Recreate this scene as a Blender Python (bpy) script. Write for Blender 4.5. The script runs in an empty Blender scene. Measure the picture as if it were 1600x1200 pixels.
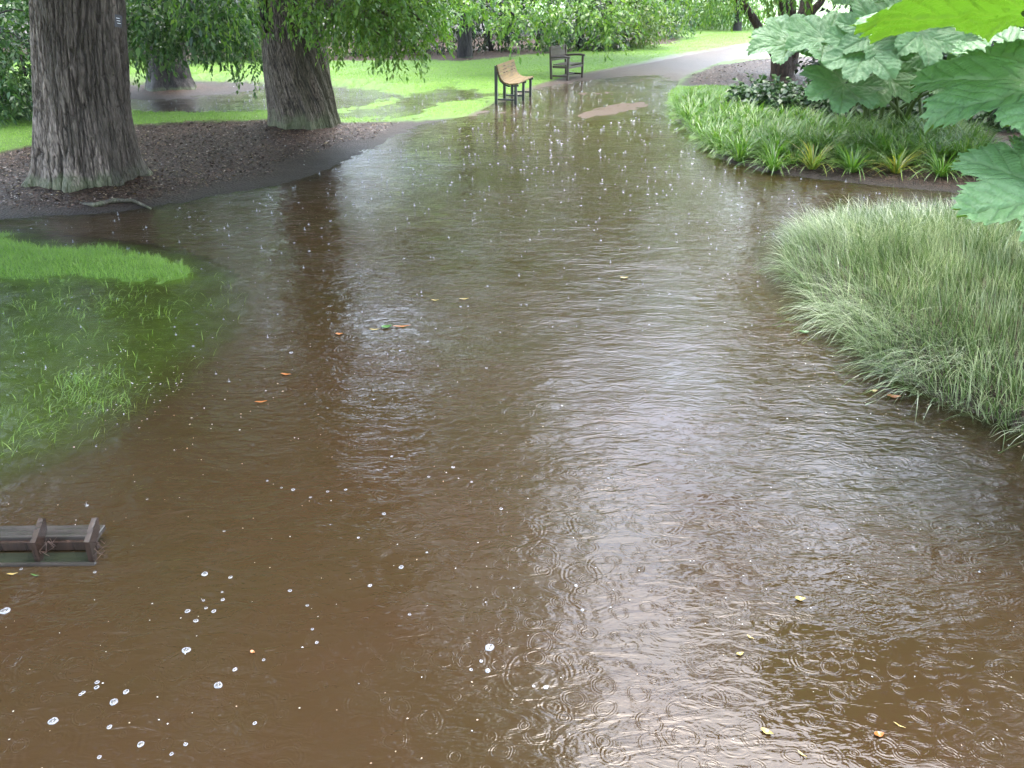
import bpy, bmesh, math, random
import numpy as np
from mathutils import Vector, Matrix
R = math.radians
scene = bpy.context.scene
COL = scene.collection

# ------------------------------------------------------------------ camera
FPX, PITCH, CAMH = 1300.0, 25.57, 2.5
cam_d = bpy.data.cameras.new('camera')
cam = bpy.data.objects.new('camera', cam_d); COL.objects.link(cam)
cam.location = (0, 0, CAMH); cam.rotation_euler = (R(90 - PITCH), 0, 0)
cam_d.sensor_width = 36; cam_d.lens = 36 * FPX / 1600
cam_d.clip_start = 0.05; cam_d.clip_end = 2000
scene.camera = cam
# ------------------------------------------------------------------ world, sun
SUN_EL, SUN_AZ = 72, 20
w = bpy.data.worlds.new('World'); scene.world = w; w.use_nodes = True
nt = w.node_tree; nt.nodes.clear()
sky = nt.nodes.new('ShaderNodeTexSky'); sky.sky_type = 'NISHITA'; sky.sun_disc = False
sky.sun_elevation = R(SUN_EL); sky.sun_rotation = R(SUN_AZ); sky.dust_density = 3.0; sky.air_density = 1.2
hs = nt.nodes.new('ShaderNodeHueSaturation'); hs.inputs['Saturation'].default_value = 0.75
bg = nt.nodes.new('ShaderNodeBackground'); bg.inputs['Strength'].default_value = 0.15
out = nt.nodes.new('ShaderNodeOutputWorld')
nt.links.new(sky.outputs[0], hs.inputs['Color']); nt.links.new(hs.outputs[0], bg.inputs['Color']); nt.links.new(bg.outputs[0], out.inputs['Surface'])
sd = bpy.data.lights.new('sun', 'SUN'); sd.energy = 0.5; sd.angle = R(70); sd.color = (.95, .97, 1)
sun = bpy.data.objects.new('sun', sd); COL.objects.link(sun)
sun.rotation_euler = (R(90 - SUN_EL), 0, R(180 - SUN_AZ))
scene.view_settings.view_transform = 'Standard'; scene.view_settings.look = 'None'
scene.view_settings.exposure = 3.45; scene.view_settings.gamma = 1
scene.cycles.max_bounces = 8; scene.cycles.transparent_max_bounces = 12
scene.cycles.diffuse_bounces = 4; scene.cycles.glossy_bounces = 4; scene.cycles.transmission_bounces = 5
scene.cycles.volume_bounces = 0
scene.cycles.sample_clamp_indirect = 6

rng = np.random.default_rng(7)
# ------------------------------------------------------------------ rays and points
cp, sp = math.cos(R(PITCH)), math.sin(R(PITCH))
def ray(px, py):
    u, v = (px - 800) / FPX, (600 - py) / FPX
    return np.array([u, cp + v * sp, -sp + v * cp])
def G(px, py, z=0.0):
    d = ray(px, py); t = (z - CAMH) / d[2]
    return np.array([d[0] * t, d[1] * t])
def P(px, py, D):
    d = ray(px, py); t = D / d[1]
    return np.array([d[0] * t, D, CAMH + d[2] * t])
def G3(px, py, z=0.0):
    g = G(px, py, z); return np.array([g[0], g[1], z])
# ------------------------------------------------------------------ noise
def _h(ix, iy, iz, seed):
    n = (ix * 374761393 + iy * 668265263 + iz * 2147483647 + seed * 1274126177) & 0xffffffff
    n = ((n ^ (n >> 13)) * 1274126177) & 0xffffffff
    n = n ^ (n >> 16)
    return (n & 0xffff) / 65535.0
def noise(x, y, z=0.0, seed=0):
    x, y, z = np.broadcast_arrays(np.asarray(x, float), np.asarray(y, float), np.asarray(z, float))
    ix, iy, iz = [np.floor(a).astype(np.int64) for a in (x, y, z)]
    fx, fy, fz = x - ix, y - iy, z - iz
    fx, fy, fz = [f * f * (3 - 2 * f) for f in (fx, fy, fz)]
    r = 0
    for a in (0, 1):
        for b in (0, 1):
            for c in (0, 1):
                wgt = (fx if a else 1 - fx) * (fy if b else 1 - fy) * (fz if c else 1 - fz)
                r = r + wgt * _h(ix + a, iy + b, iz + c, seed)
    return r * 2 - 1
def fbm(x, y, z=0.0, seed=0, o=4):
    r, a = 0, 1.0
    for k in range(o):
        r = r + a * noise(x * 2**k, y * 2**k, np.asarray(z) * 2**k, seed + k); a *= .5
    return r
# ------------------------------------------------------------------ object helpers
def mesh_np(name, V, F, mats=(), smooth=False, attrs=None, midx=None):
    """V n,3 ; F m,k (all same size) or list of arrays"""
    me = bpy.data.meshes.new(name)
    V = np.asarray(V, np.float32)
    Fs = F if isinstance(F, list) else [F]
    Fs = [np.asarray(f, np.int32) for f in Fs if len(f)]
    nl = sum(f.size for f in Fs); nf = sum(len(f) for f in Fs)
    me.vertices.add(len(V)); me.vertices.foreach_set('co', V.ravel())
    me.loops.add(nl); me.loops.foreach_set('vertex_index', np.concatenate([f.ravel() for f in Fs]))
    tot = np.concatenate([np.full(len(f), f.shape[1], np.int32) for f in Fs])
    st = np.concatenate([[0], np.cumsum(tot)[:-1]]).astype(np.int32)
    me.polygons.add(nf); me.polygons.foreach_set('loop_start', st)
    me.polygons.foreach_set('loop_total', tot)
    if smooth: me.polygons.foreach_set('use_smooth', np.ones(nf, bool))
    if midx is not None: me.polygons.foreach_set('material_index', np.asarray(midx, np.int32))
    for m in mats: me.materials.append(m)
    if attrs:
        for k, v in attrs.items():
            a = me.attributes.new(k, 'FLOAT', 'POINT'); a.data.foreach_set('value', np.asarray(v, np.float32))
    me.update(); me.validate()
    return me
def link(name, me, parent=None, **tags):
    o = bpy.data.objects.new(name, me); COL.objects.link(o)
    if parent is not None: o.parent = parent
    for k, v in tags.items(): o[k] = v
    return o
def empty(name, loc, rz=0, **tags):
    o = bpy.data.objects.new(name, None); COL.objects.link(o)
    o.location = [float(a) for a in loc]; o.rotation_euler = (0, 0, rz); o.empty_display_size = .1
    for k, v in tags.items(): o[k] = v
    return o
def copy_tree(o, parent=None):
    c = o.copy(); COL.objects.link(c); c.parent = parent
    for ch in o.children: copy_tree(ch, c)
    return c
def rel(V, root):   # world coordinates -> coordinates of an unrotated root
    return np.asarray(V) - np.array(root.location)
class MB:
    """collects quads"""
    def __init__(s): s.V = []; s.F = []; s.n = 0
    def add(s, V, F):
        V = np.asarray(V, float); s.V.append(V); s.F += [tuple(int(i) + s.n for i in f) for f in F]; s.n += len(V)
    def box(s, c, size, rot=None, bev=0.004, jit=0):
        a = np.array(size) / 2.0; b = min(bev, a.min() * .45)
        bm = bmesh.new(); bmesh.ops.create_cube(bm, size=2)
        for v in bm.verts: v.co = Vector((v.co.x * a[0], v.co.y * a[1], v.co.z * a[2]))
        if b > 0: bmesh.ops.bevel(bm, geom=bm.edges[:], offset=b, segments=1, affect='EDGES')
        M = rot.to_4x4() if rot is not None else Matrix()
        V = [tuple(M @ v.co + Vector(c)) for v in bm.verts]
        bm.verts.index_update()
        F = [[v.index for v in f.verts] for f in bm.faces]; bm.free()
        s.add(V, F)
    def tube(s, pts, rad, n=8, cap=True):
        pts = np.asarray(pts, float); m = len(pts); rad = np.broadcast_to(rad, (m,)) if np.ndim(rad) <= 1 else rad
        T = np.gradient(pts, axis=0); T /= np.linalg.norm(T, axis=1)[:, None] + 1e-9
        ref = np.array([0, 0, 1.0]) if abs(T[0][2]) < .8 else np.array([1.0, 0, 0])
        V = []
        for i in range(m):
            a = np.cross(T[i], ref); a /= np.linalg.norm(a) + 1e-9; b = np.cross(T[i], a)
            th = np.linspace(0, 2 * np.pi, n, endpoint=False)
            V.append(pts[i] + rad[i] * (np.cos(th)[:, None] * a + np.sin(th)[:, None] * b))
        F = [(i * n + j, i * n + (j + 1) % n, (i + 1) * n + (j + 1) % n, (i + 1) * n + j) for i in range(m - 1) for j in range(n)]
        if cap: F += [tuple(range(n))[::-1], tuple(range((m - 1) * n, m * n))]
        s.add(np.concatenate(V), F)
    def plank(s, prof, y0, y1):
        """closed profile in xz extruded along y"""
        n = len(prof); V = [(p[0], y0, p[1]) for p in prof] + [(p[0], y1, p[1]) for p in prof]
        F = [(i, (i + 1) % n, n + (i + 1) % n, n + i) for i in range(n)] + [tuple(range(n))[::-1], tuple(range(n, 2 * n))]
        s.add(V, F)
    def build(s, name, mat, parent=None, smooth=False, **tags):
        me = bpy.data.meshes.new(name); me.from_pydata([tuple(v) for v in np.concatenate(s.V)], [], s.F)
        me.materials.append(mat); me.update()
        if smooth: me.polygons.foreach_set('use_smooth', [True] * len(me.polygons))
        return link(name, me, parent, **tags)
# ------------------------------------------------------------------ material helpers
class NT:
    def __init__(s, name):
        s.m = bpy.data.materials.new(name); s.m.use_nodes = True; s.t = s.m.node_tree; s.t.nodes.clear()
        s.out = s.t.nodes.new('ShaderNodeOutputMaterial')
    def n(s, typ, ins=None, **kw):
        nd = s.t.nodes.new('ShaderNode' + typ)
        for k, v in kw.items(): setattr(nd, k, v)
        for k, v in (ins or {}).items():
            if hasattr(v, 'is_output'): s.t.links.new(v, nd.inputs[k])
            else: nd.inputs[k].default_value = v
        return nd
    def math(s, op, a, b=None, c=None, clamp=False):
        ins = {0: a}
        if b is not None: ins[1] = b
        if c is not None: ins[2] = c
        return s.n('Math', ins, operation=op, use_clamp=clamp).outputs[0]
    def mix(s, f, a, b, blend='MIX'):
        nd = s.n('Mix', data_type='RGBA', blend_type=blend)
        for i, v in ((0, f), (6, a), (7, b)):
            if hasattr(v, 'is_output'): s.t.links.new(v, nd.inputs[i])
            else: nd.inputs[i].default_value = (v if i == 0 else (*v, 1) if len(v) == 3 else v)
        return nd.outputs[2]
    def noise(s, scale, detail=4, rough=.55, vec=None, dist=0):
        ins = {'Scale': scale, 'Detail': detail, 'Roughness': rough, 'Distortion': dist}
        if vec is not None: ins['Vector'] = vec
        return s.n('TexNoise', ins).outputs['Fac']
    def ramp(s, f, *stops):
        nd = s.n('ValToRGB', {0: f}); cr = nd.color_ramp
        while len(cr.elements) < len(stops): cr.elements.new(.5)
        for e, (p, c) in zip(cr.elements, stops):
            e.position = p; e.color = (*c, 1) if not np.isscalar(c) else (c, c, c, 1)
        return nd.outputs[0]
    def obj(s): return s.n('TexCoord').outputs['Object']
    def geo(s): return s.n('NewGeometry')
    def scaled(s, vec, sc): return s.n('Mapping', {'Vector': vec, 'Scale': sc}).outputs[0]
    def attr(s, name): return s.n('Attribute', attribute_name=name).outputs['Fac']
    def bump(s, h, strength=1, dist=.01, normal=None):
        ins = {'Height': h, 'Strength': strength, 'Distance': dist}
        if normal is not None: ins['Normal'] = normal
        return s.n('Bump', ins).outputs[0]
    def pbsdf(s, **k):
        ins = {}
        for a, v in k.items():
            nm = {'color': 'Base Color', 'rough': 'Roughness', 'normal': 'Normal', 'metal': 'Metallic', 'spec': 'Specular IOR Level', 'coat': 'Coat Weight', 'trans': 'Transmission Weight', 'ior': 'IOR'}[a]
            if a == 'color' and not hasattr(v, 'is_output'): v = (*v, 1)
            ins[nm] = v
        return s.n('BsdfPrincipled', ins).outputs[0]
    def fin(s, sh):
        s.t.links.new(sh, s.out.inputs['Surface']); return s.m

def leaf_mat(name, c1, c2, c3=None, trans=.4, rough=.38, tint=None, noise_scale=.9):
    t = NT(name); g = t.geo()
    rnd = g.outputs['Random Per Island']
    pos = t.n('TexCoord').outputs['Object']
    nz = t.noise(noise_scale, 2, .5, pos)
    f = t.math('ADD', t.math('MULTIPLY', rnd, .6), t.math('MULTIPLY', nz, .7))
    col = t.ramp(f, (.2, c1), (.85, c2)) if c3 is None else t.ramp(f, (.15, c1), (.6, c2), (.95, c3))
    p = t.pbsdf(color=col, rough=rough, spec=.5)
    tl = t.n('BsdfTranslucent', {'Color': t.mix(1, col, tint or (1.0, 1.15, .5), 'MULTIPLY')}).outputs[0]
    return t.fin(t.n('MixShader', {0: trans, 1: p, 2: tl}).outputs[0])

M = {}
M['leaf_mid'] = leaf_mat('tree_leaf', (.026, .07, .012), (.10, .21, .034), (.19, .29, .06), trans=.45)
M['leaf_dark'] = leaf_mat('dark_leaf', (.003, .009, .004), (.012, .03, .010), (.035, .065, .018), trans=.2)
M['leaf_blue'] = leaf_mat('blue_leaf', (.010, .033, .013), (.042, .105, .032), (.11, .19, .055), trans=.4)
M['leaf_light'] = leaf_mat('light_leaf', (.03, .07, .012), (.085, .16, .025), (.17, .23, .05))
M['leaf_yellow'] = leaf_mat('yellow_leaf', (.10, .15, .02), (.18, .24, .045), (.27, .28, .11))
M['leaf_gloss'] = leaf_mat('gloss_leaf', (.012, .035, .012), (.03, .075, .024), (.07, .13, .04), trans=.2, rough=.42)
M['strap'] = leaf_mat('strap_leaf', (.035, .09, .014), (.085, .19, .03), (.17, .26, .05), trans=.35, rough=.35)
M['strap_yellow'] = leaf_mat('strap_leaf_yellowing', (.06, .13, .02), (.15, .23, .035), (.33, .25, .05), trans=.35, rough=.35)
M['grass'] = leaf_mat('grass_blade', (.10, .19, .03), (.165, .29, .055), (.26, .38, .10), trans=.45, rough=.45)
M['sedge'] = leaf_mat('sedge_blade', (.010, .028, .007), (.11, .19, .058), (.47, .52, .38), trans=.3, rough=.3, tint=(1, 1.05, .7), noise_scale=1.6)

def bark_mat(name, dark, light, moss=(.05, .07, .028), moss_h=.7, ridges=15, stain=None, contrast=1.0):
    t = NT(name); oc = t.obj()
    st = t.scaled(oc, (ridges, ridges, ridges * .2))
    n1 = t.noise(1.3, 6, .65, st, .4); n2 = t.noise(30, 4, .6, t.scaled(oc, (1, 1, .35)))
    cr = t.attr('crack')
    f = t.math('ADD', t.math('MULTIPLY', n1, .6), t.math('MULTIPLY', n2, .4))
    col = t.ramp(f, (.34, dark), (.66, light))
    col = t.mix(t.math('MULTIPLY', cr, .85 * contrast, clamp=True), col, tuple(a * .28 for a in dark))
    dv = t.n('VectorMath', {0: st, 1: t.n('VectorMath', {0: t.n('TexNoise', {'Vector': st, 'Scale': .9, 'Detail': 3.0}).outputs['Color'], 'Scale': 1.3}, operation='SCALE').outputs[0]}, operation='ADD').outputs[0]
    ve = t.n('TexVoronoi', {'Vector': dv, 'Scale': 1.5}, feature='DISTANCE_TO_EDGE').outputs['Distance']
    pl = t.ramp(ve, (.0, 0), (.16, 1))
    col = t.mix(pl, t.mix(1, col, (.42, .40, .38), 'MULTIPLY'), col)
    z = t.n('SeparateXYZ', {0: oc}).outputs[2]
    mz = t.math('SUBTRACT', 1, t.math('DIVIDE', z, moss_h), clamp=True)
    mm = t.ramp(t.math('MULTIPLY', mz, t.math('ADD', t.noise(5, 4, .6, oc), .17)), (.42, 0), (.62, 1))
    col = t.mix(t.math('MULTIPLY', mm, .55), col, t.mix(n2, moss, tuple(a * 1.9 for a in moss)))
    if stain:
        sc = t.ramp(t.noise(1.0, 3, .5, t.scaled(oc, (2.2, 2.2, .25))), (.50, 0), (.6, 1))
        col = t.mix(t.math('MULTIPLY', sc, .75), col, stain)
    h = t.math('ADD', t.math('MULTIPLY', pl, .5), t.math('ADD', n1, t.math('MULTIPLY', n2, .6)))
    return t.fin(t.pbsdf(color=col, rough=.6, spec=.35, normal=t.bump(h, .9, .02)))
M['bark_grey'] = bark_mat('grey_furrowed_bark', (.055, .043, .035), (.31, .25, .215), stain=(.04, .032, .024), moss_h=.45)
M['bark_brown'] = bark_mat('brown_fluted_bark', (.055, .044, .034), (.21, .17, .135), moss=(.075, .095, .045), moss_h=.85, ridges=20, stain=(.05, .047, .025))
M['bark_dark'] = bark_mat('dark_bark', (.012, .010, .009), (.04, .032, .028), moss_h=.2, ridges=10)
M['bark_red'] = bark_mat('reddish_bark', (.03, .018, .013), (.10, .06, .045), moss_h=.1, ridges=8)

def flat_mat(name, c, rough=.5, nscale=20, var=.35, spec=.5, bump=.3, metal=0):
    t = NT(name); oc = t.obj(); n1 = t.noise(nscale, 5, .6, oc)
    col = t.mix(n1, tuple(a * (1 - var) for a in c), tuple(min(1, a * (1 + var)) for a in c))
    return t.fin(t.pbsdf(color=col, rough=rough, spec=spec, metal=metal, normal=t.bump(n1, bump, .004)))
def wood_mat(name, c, c2, axis=1, rough=.4):
    t = NT(name); oc = t.obj(); s = [26, 26, 26]; s[axis] = 2.0
    n1 = t.noise(1, 6, .65, t.scaled(oc, s), .3); n2 = t.noise(5, 4, .6, oc)
    col = t.mix(t.ramp(t.math('ADD', t.math('MULTIPLY', n1, .65), t.math('MULTIPLY', n2, .35)), (.35, 0), (.65, 1)), c, c2)
    return t.fin(t.pbsdf(color=col, rough=rough, spec=.5, normal=t.bump(n1, .5, .004)))
M['iron'] = flat_mat('dark_wet_iron', (.02, .024, .028), .3, 40, .3)
M['wood_gold'] = wood_mat('mossy_golden_wood', (.045, .028, .006), (.13, .078, .014), rough=.7)
M['wood_brown'] = wood_mat('weathered_brown_wood', (.016, .011, .009), (.055, .038, .029))
M['wood_grey'] = wood_mat('wet_grey_plank', (.018, .015, .013), (.055, .047, .042), axis=0, rough=.18)
M['wood_post'] = wood_mat('wet_dark_post', (.010, .007, .006), (.05, .03, .022), axis=2, rough=.25)
M['wood_algae'] = wood_mat('algae_dark_plank', (.008, .010, .006), (.026, .03, .018), axis=0, rough=.2)
M['white'] = flat_mat('white_mark', (.75, .78, .82), .5, 30, .1)
M['black'] = flat_mat('black_plastic_label', (.02, .02, .03), .35, 30, .2)
M['orange_leaf'] = flat_mat('orange_floating_leaf', (.30, .11, .028), .3, 60, .4)
M['yellow_leaf_f'] = flat_mat('yellow_floating_leaf', (.33, .25, .08), .3, 60, .3)
M['green_leaf_f'] = flat_mat('green_floating_leaf', (.05, .13, .025), .3, 60, .3)

# ------------------------------------------------------------------ ground zones (outlines on the ground)
def poly(pts): return np.array([G(*p) for p in pts])
W = np.concatenate([poly([(-420, 352), (-150, 345), (0, 340), (60, 333), (130, 332), (240, 321), (330, 304), (420, 291), (480, 279), (520, 258), (570, 235), (605, 212), (640, 198), (700, 187), (745, 180), (762, 168), (800, 150), (840, 138), (900, 128), (960, 121), (1030, 117), (1056, 128), (1044, 150), (1052, 185), (1090, 217), (1130, 247), (1200, 268), (1300, 280), (1400, 290), (1500, 298), (1700, 315), (2300, 340)]),
                    np.array([(22, 6), (22, -8), (-22, -8), (-22, 8)])])
ISL = poly([(-420, 362), (0, 364), (90, 374), (180, 386), (260, 400), (312, 422), (332, 438), (290, 441), (200, 438), (100, 440), (0, 448), (-420, 480)])
SHL = poly([(-420, 355), (0, 360), (180, 384), (320, 425), (385, 460), (370, 520), (290, 600), (170, 690), (0, 765), (-420, 850)])
ISR = np.concatenate([poly([(1222, 392), (1255, 362), (1330, 347), (1450, 345), (1600, 352), (1900, 360)]), np.array([(9, 7), (9, 3.5), (5, 3.9)]), poly([(1640, 705), (1560, 672), (1450, 630), (1385, 590), (1330, 540), (1270, 478), (1232, 430)])])
PUD = poly([(-300, 140), (205, 130), (300, 128), (420, 129), (500, 134), (570, 141), (625, 150), (570, 163), (520, 172), (420, 176), (300, 181), (205, 179), (-300, 172)])
PUD2 = poly([(525, 182), (560, 172), (620, 168), (665, 166), (640, 176), (600, 187), (560, 194), (525, 194)])
PUD3 = poly([(620, 158), (650, 147), (700, 139), (745, 142), (765, 150), (735, 155), (690, 160), (640, 167)])
MUL = poly([(-420, 275), (0, 252), (50, 243), (215, 209), (300, 202), (420, 199), (530, 197), (590, 192), (650, 190), (720, 184), (700, 200), (560, 300), (300, 360), (0, 362), (-420, 362)])
MULF = poly([(-900, 92), (200, 100), (400, 99), (500, 104), (620, 101), (720, 103), (830, 92), (960, 82), (1060, 74), (1060, 30), (-900, 30)])
MULR = poly([(1058, 134), (1078, 119), (1120, 106), (1200, 101), (1700, 101), (1700, 150), (1240, 150), (1160, 140), (1100, 136)])
BED = poly([(1050, 160), (1100, 158), (1160, 158), (1200, 140), (1700, 130), (3000, 160), (3000, 360), (1500, 310), (1200, 276), (1120, 256), (1085, 222), (1048, 188)])
PATH = np.concatenate([poly([(1290, 66), (1195, 68), (1100, 85), (1000, 102), (900, 118), (840, 133), (800, 147), (762, 166), (700, 196), (600, 240), (500, 300), (420, 420), (330, 640), (60, 900)]), np.array([(-3, -8), (22, -8), (22, 9)]), poly([(1500, 300), (1200, 275), (1120, 255), (1080, 220), (1046, 190), (1040, 150), (1056, 132), (1085, 115), (1120, 104), (1230, 92), (1330, 80)])])
APR = poly([(740, 185), (800, 150), (850, 138), (900, 126), (960, 119), (1030, 114), (1060, 126), (1044, 152), (1046, 168), (980, 186), (900, 190), (830, 186)])
SHO = poly([(893, 179), (925, 167), (975, 160), (1015, 158), (1022, 165), (975, 177), (925, 186), (900, 186)])

def sdist(x, y, Q):
    """signed distance, negative inside"""
    d = np.full(x.shape, 1e9); ins = np.zeros(x.shape, bool); n = len(Q)
    for i in range(n):
        a, b = Q[i], Q[(i + 1) % n]; e = b - a
        t = np.clip(((x - a[0]) * e[0] + (y - a[1]) * e[1]) / (e @ e + 1e-12), 0, 1)
        d = np.minimum(d, np.hypot(x - a[0] - t * e[0], y - a[1] - t * e[1]))
        c = (a[1] > y) != (b[1] > y)
        with np.errstate(divide='ignore', invalid='ignore'):
            xi = (b[0] - a[0]) * (y - a[1]) / (b[1] - a[1] + 1e-15) + a[0]
        ins ^= c & (x < xi)
    return np.where(ins, -d, d)
def sstep(a, b, x):
    t = np.clip((x - a) / (b - a), 0, 1); return t * t * (3 - 2 * t)
T1, T2, T3 = G(140, 292), G(476, 206), G(268, 141)
def terrain(x, y, full=False):
    x = np.asarray(x, float); y = np.asarray(y, float)
    nA = fbm(x * .8, y * .8, seed=3); nB = fbm(x * 5, y * 5, seed=9, o=3); nC = fbm(x * 25, y * 25, seed=21, o=2)
    wob = .10 * nB * np.clip(y / 12, .4, 2)
    d = sdist(x, y, W) + wob
    z = np.where(d > 0, .045 * np.clip(d, 0, 1) + .03 * np.clip(d - 1, 0, 4) + .02 * nA * np.clip(d, 0, 1),
                 -.11 * (1 - np.exp(np.minimum(d, 0) / .7)))
    dp = sdist(x, y, PATH)
    far = sstep(21, 30, y)
    z = np.where(d > 0, np.where(dp < 0, np.minimum(z, .015 + .012 * np.clip(d, 0, 8)), z), z)
    ds = sdist(x, y, SHL) + wob
    z = np.where(ds < 0, np.maximum(z, -.045 * np.exp(np.clip(ds, -3, 0) * 1.6) - .007 + .008 * nB), z)
    di = sdist(x, y, ISL) + wob * .5
    z = np.maximum(z, np.where(di < .25, .055 * sstep(.25, -.8, di) - .022 + .012 * nB + .008 * nA, -1))
    dr = sdist(x, y, ISR)
    z = np.maximum(z, np.where(dr < .3, .10 * sstep(.12, -.5, dr) - .03, -1))
    da = sdist(x, y, APR) + wob * 1.5
    z = np.where(da < 0, np.maximum(z, -.013 + .010 * nA + .004 * nB), z)
    dsh = sdist(x, y, SHO) + wob
    z = np.maximum(z, np.where(dsh < .3, .017 * sstep(.2, -.3, dsh) - .013 + .004 * nB, -1))
    pu = np.minimum(np.minimum(sdist(x, y, PUD), sdist(x, y, PUD2)), sdist(x, y, PUD3)) + wob * 2
    z = z * (1 - sstep(.9, 0, pu)) + sstep(.9, 0, pu) * (-.016 + .012 * nA + .010 * nB)
    mr = sdist(x, y, MULR); z = z + .22 * sstep(0, -1.6, mr)
    bd = sdist(x, y, BED); z = z + .05 * sstep(0, -.8, bd)
    for T, hgt, rr in ((T1, .10, 1.3), (T2, .12, 1.3), (T3, .08, 1.6)):
        z = z + hgt * np.exp(-((x - T[0])**2 + (y - T[1])**2) / rr**2)
    z = z + .004 * nC * (y < 30)
    if not full: return z
    e = .12 * nB + .05 * nC
    mul = np.maximum.reduce([sstep(.12, -.12, sdist(x, y, MUL) + e), sstep(.2, -.2, sdist(x, y, MULF) + e * 2), sstep(.15, -.15, mr + e), sstep(.15, -.15, bd + e), sstep(.3, -.1, sdist(x, y, PUD) + e * 2) , sstep(.2, -.1, sdist(x, y, PUD3) + e) * .8, sstep(.1, -.3, dr)])
    pth = sstep(.10, -.10, dp + e * .3) * (1 - sstep(.12, -.12, ds + e)) * (1 - mul * (d > 0))
    shoal = sstep(.3, -.3, np.minimum(dsh, da + .6) + e)
    return z, mul, pth, shoal, d

# fan-shaped grid: fine near the camera, coarse at the horizon, still one ground sheet
def fan(nx, ny, ynear, yfar, tmax, apex):
    s = np.linspace(0, 1, ny); y = (ynear + apex) * ((yfar + apex) / (ynear + apex)) ** s - apex
    t = np.linspace(-tmax, tmax, nx); YY, TT = np.meshgrid(y, t, indexing='ij')
    XX = TT * (YY + apex)
    idx = np.arange(nx * ny).reshape(ny, nx)
    F = np.stack([idx[:-1, :-1], idx[:-1, 1:], idx[1:, 1:], idx[1:, :-1]], -1).reshape(-1, 4)
    return XX.ravel(), YY.ravel(), F
gx, gy, gF = fan(620, 760, -4, 420, 1.25, 7)
gz, gm, gp, gs, gd = terrain(gx, gy, True)

def ground_mat():
    t = NT('ground_lawn_mulch_path'); oc = t.obj()
    mul, pth, sho = t.attr('mulch'), t.attr('path'), t.attr('shoal')
    z = t.n('SeparateXYZ', {0: oc}).outputs[2]
    n_big = t.noise(.5, 4, .6, oc); n_mid = t.noise(6, 5, .6, oc); n_fin = t.noise(60, 4, .7, oc)
    gr = t.mix(t.ramp(n_mid, (.3, 0), (.7, 1)), (.05, .11, .014), (.09, .17, .027))
    gr = t.mix(t.ramp(n_fin, (.4, 0), (.75, .7)), gr, (.105, .17, .036))
    gr = t.mix(t.ramp(n_big, (.52, 0), (.7, .35)), gr, (.10, .15, .038))
    v = t.n('TexVoronoi', {'Vector': t.scaled(oc, (1, 1, 1)), 'Scale': 34.0, 'Randomness': 1.0})
    chip = t.ramp(t.n('SeparateColor', {0: v.outputs['Color']}).outputs[0], (.0, (.012, .007, .005)), (.45, (.036, .021, .014)), (.75, (.075, .040, .024)), (.96, (.15, .11, .08)))
    mu = t.mix(t.ramp(n_mid, (.35, .15), (.65, .75)), chip, (.020, .0145, .012))
    mud = t.mix(n_mid, (.017, .014, .012), (.036, .030, .026))
    wet = t.ramp(t.math('ADD', z, t.math('MULTIPLY', n_mid, .03)), (.02, 1), (.075, 0))
    mu = t.mix(wet, mu, mud)
    asp = t.mix(t.ramp(n_fin, (.3, 0), (.7, 1)), (.044, .033, .026), (.085, .066, .054))
    asp = t.mix(t.ramp(n_big, (.4, 0), (.65, .6)), asp, (.075, .058, .048))
    asp = t.mix(sho, asp, t.mix(n_fin, (.05, .033, .024), (.085, .06, .046)))
    col = t.mix(pth, gr, asp); col = t.mix(mul, col, mu)
    h = t.math('ADD', t.math('MULTIPLY', n_fin, .5), t.math('MULTIPLY', v.outputs['Distance'], t.math('MULTIPLY', mul, 1.5)))
    rough = t.math('SUBTRACT', t.math('ADD', .55, t.math('MULTIPLY', mul, .05)), t.math('MULTIPLY', pth, .12))
    rough = t.math('SUBTRACT', rough, t.math('MULTIPLY', wet, t.math('MULTIPLY', mul, .06)))
    return t.fin(t.pbsdf(color=col, rough=rough, spec=.14, normal=t.bump(h, .6, .015)))
link('ground', mesh_np('ground', np.stack([gx, gy, gz], 1), gF, [ground_mat()], True, dict(mulch=gm, path=gp, shoal=gs)), kind='structure')

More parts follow.
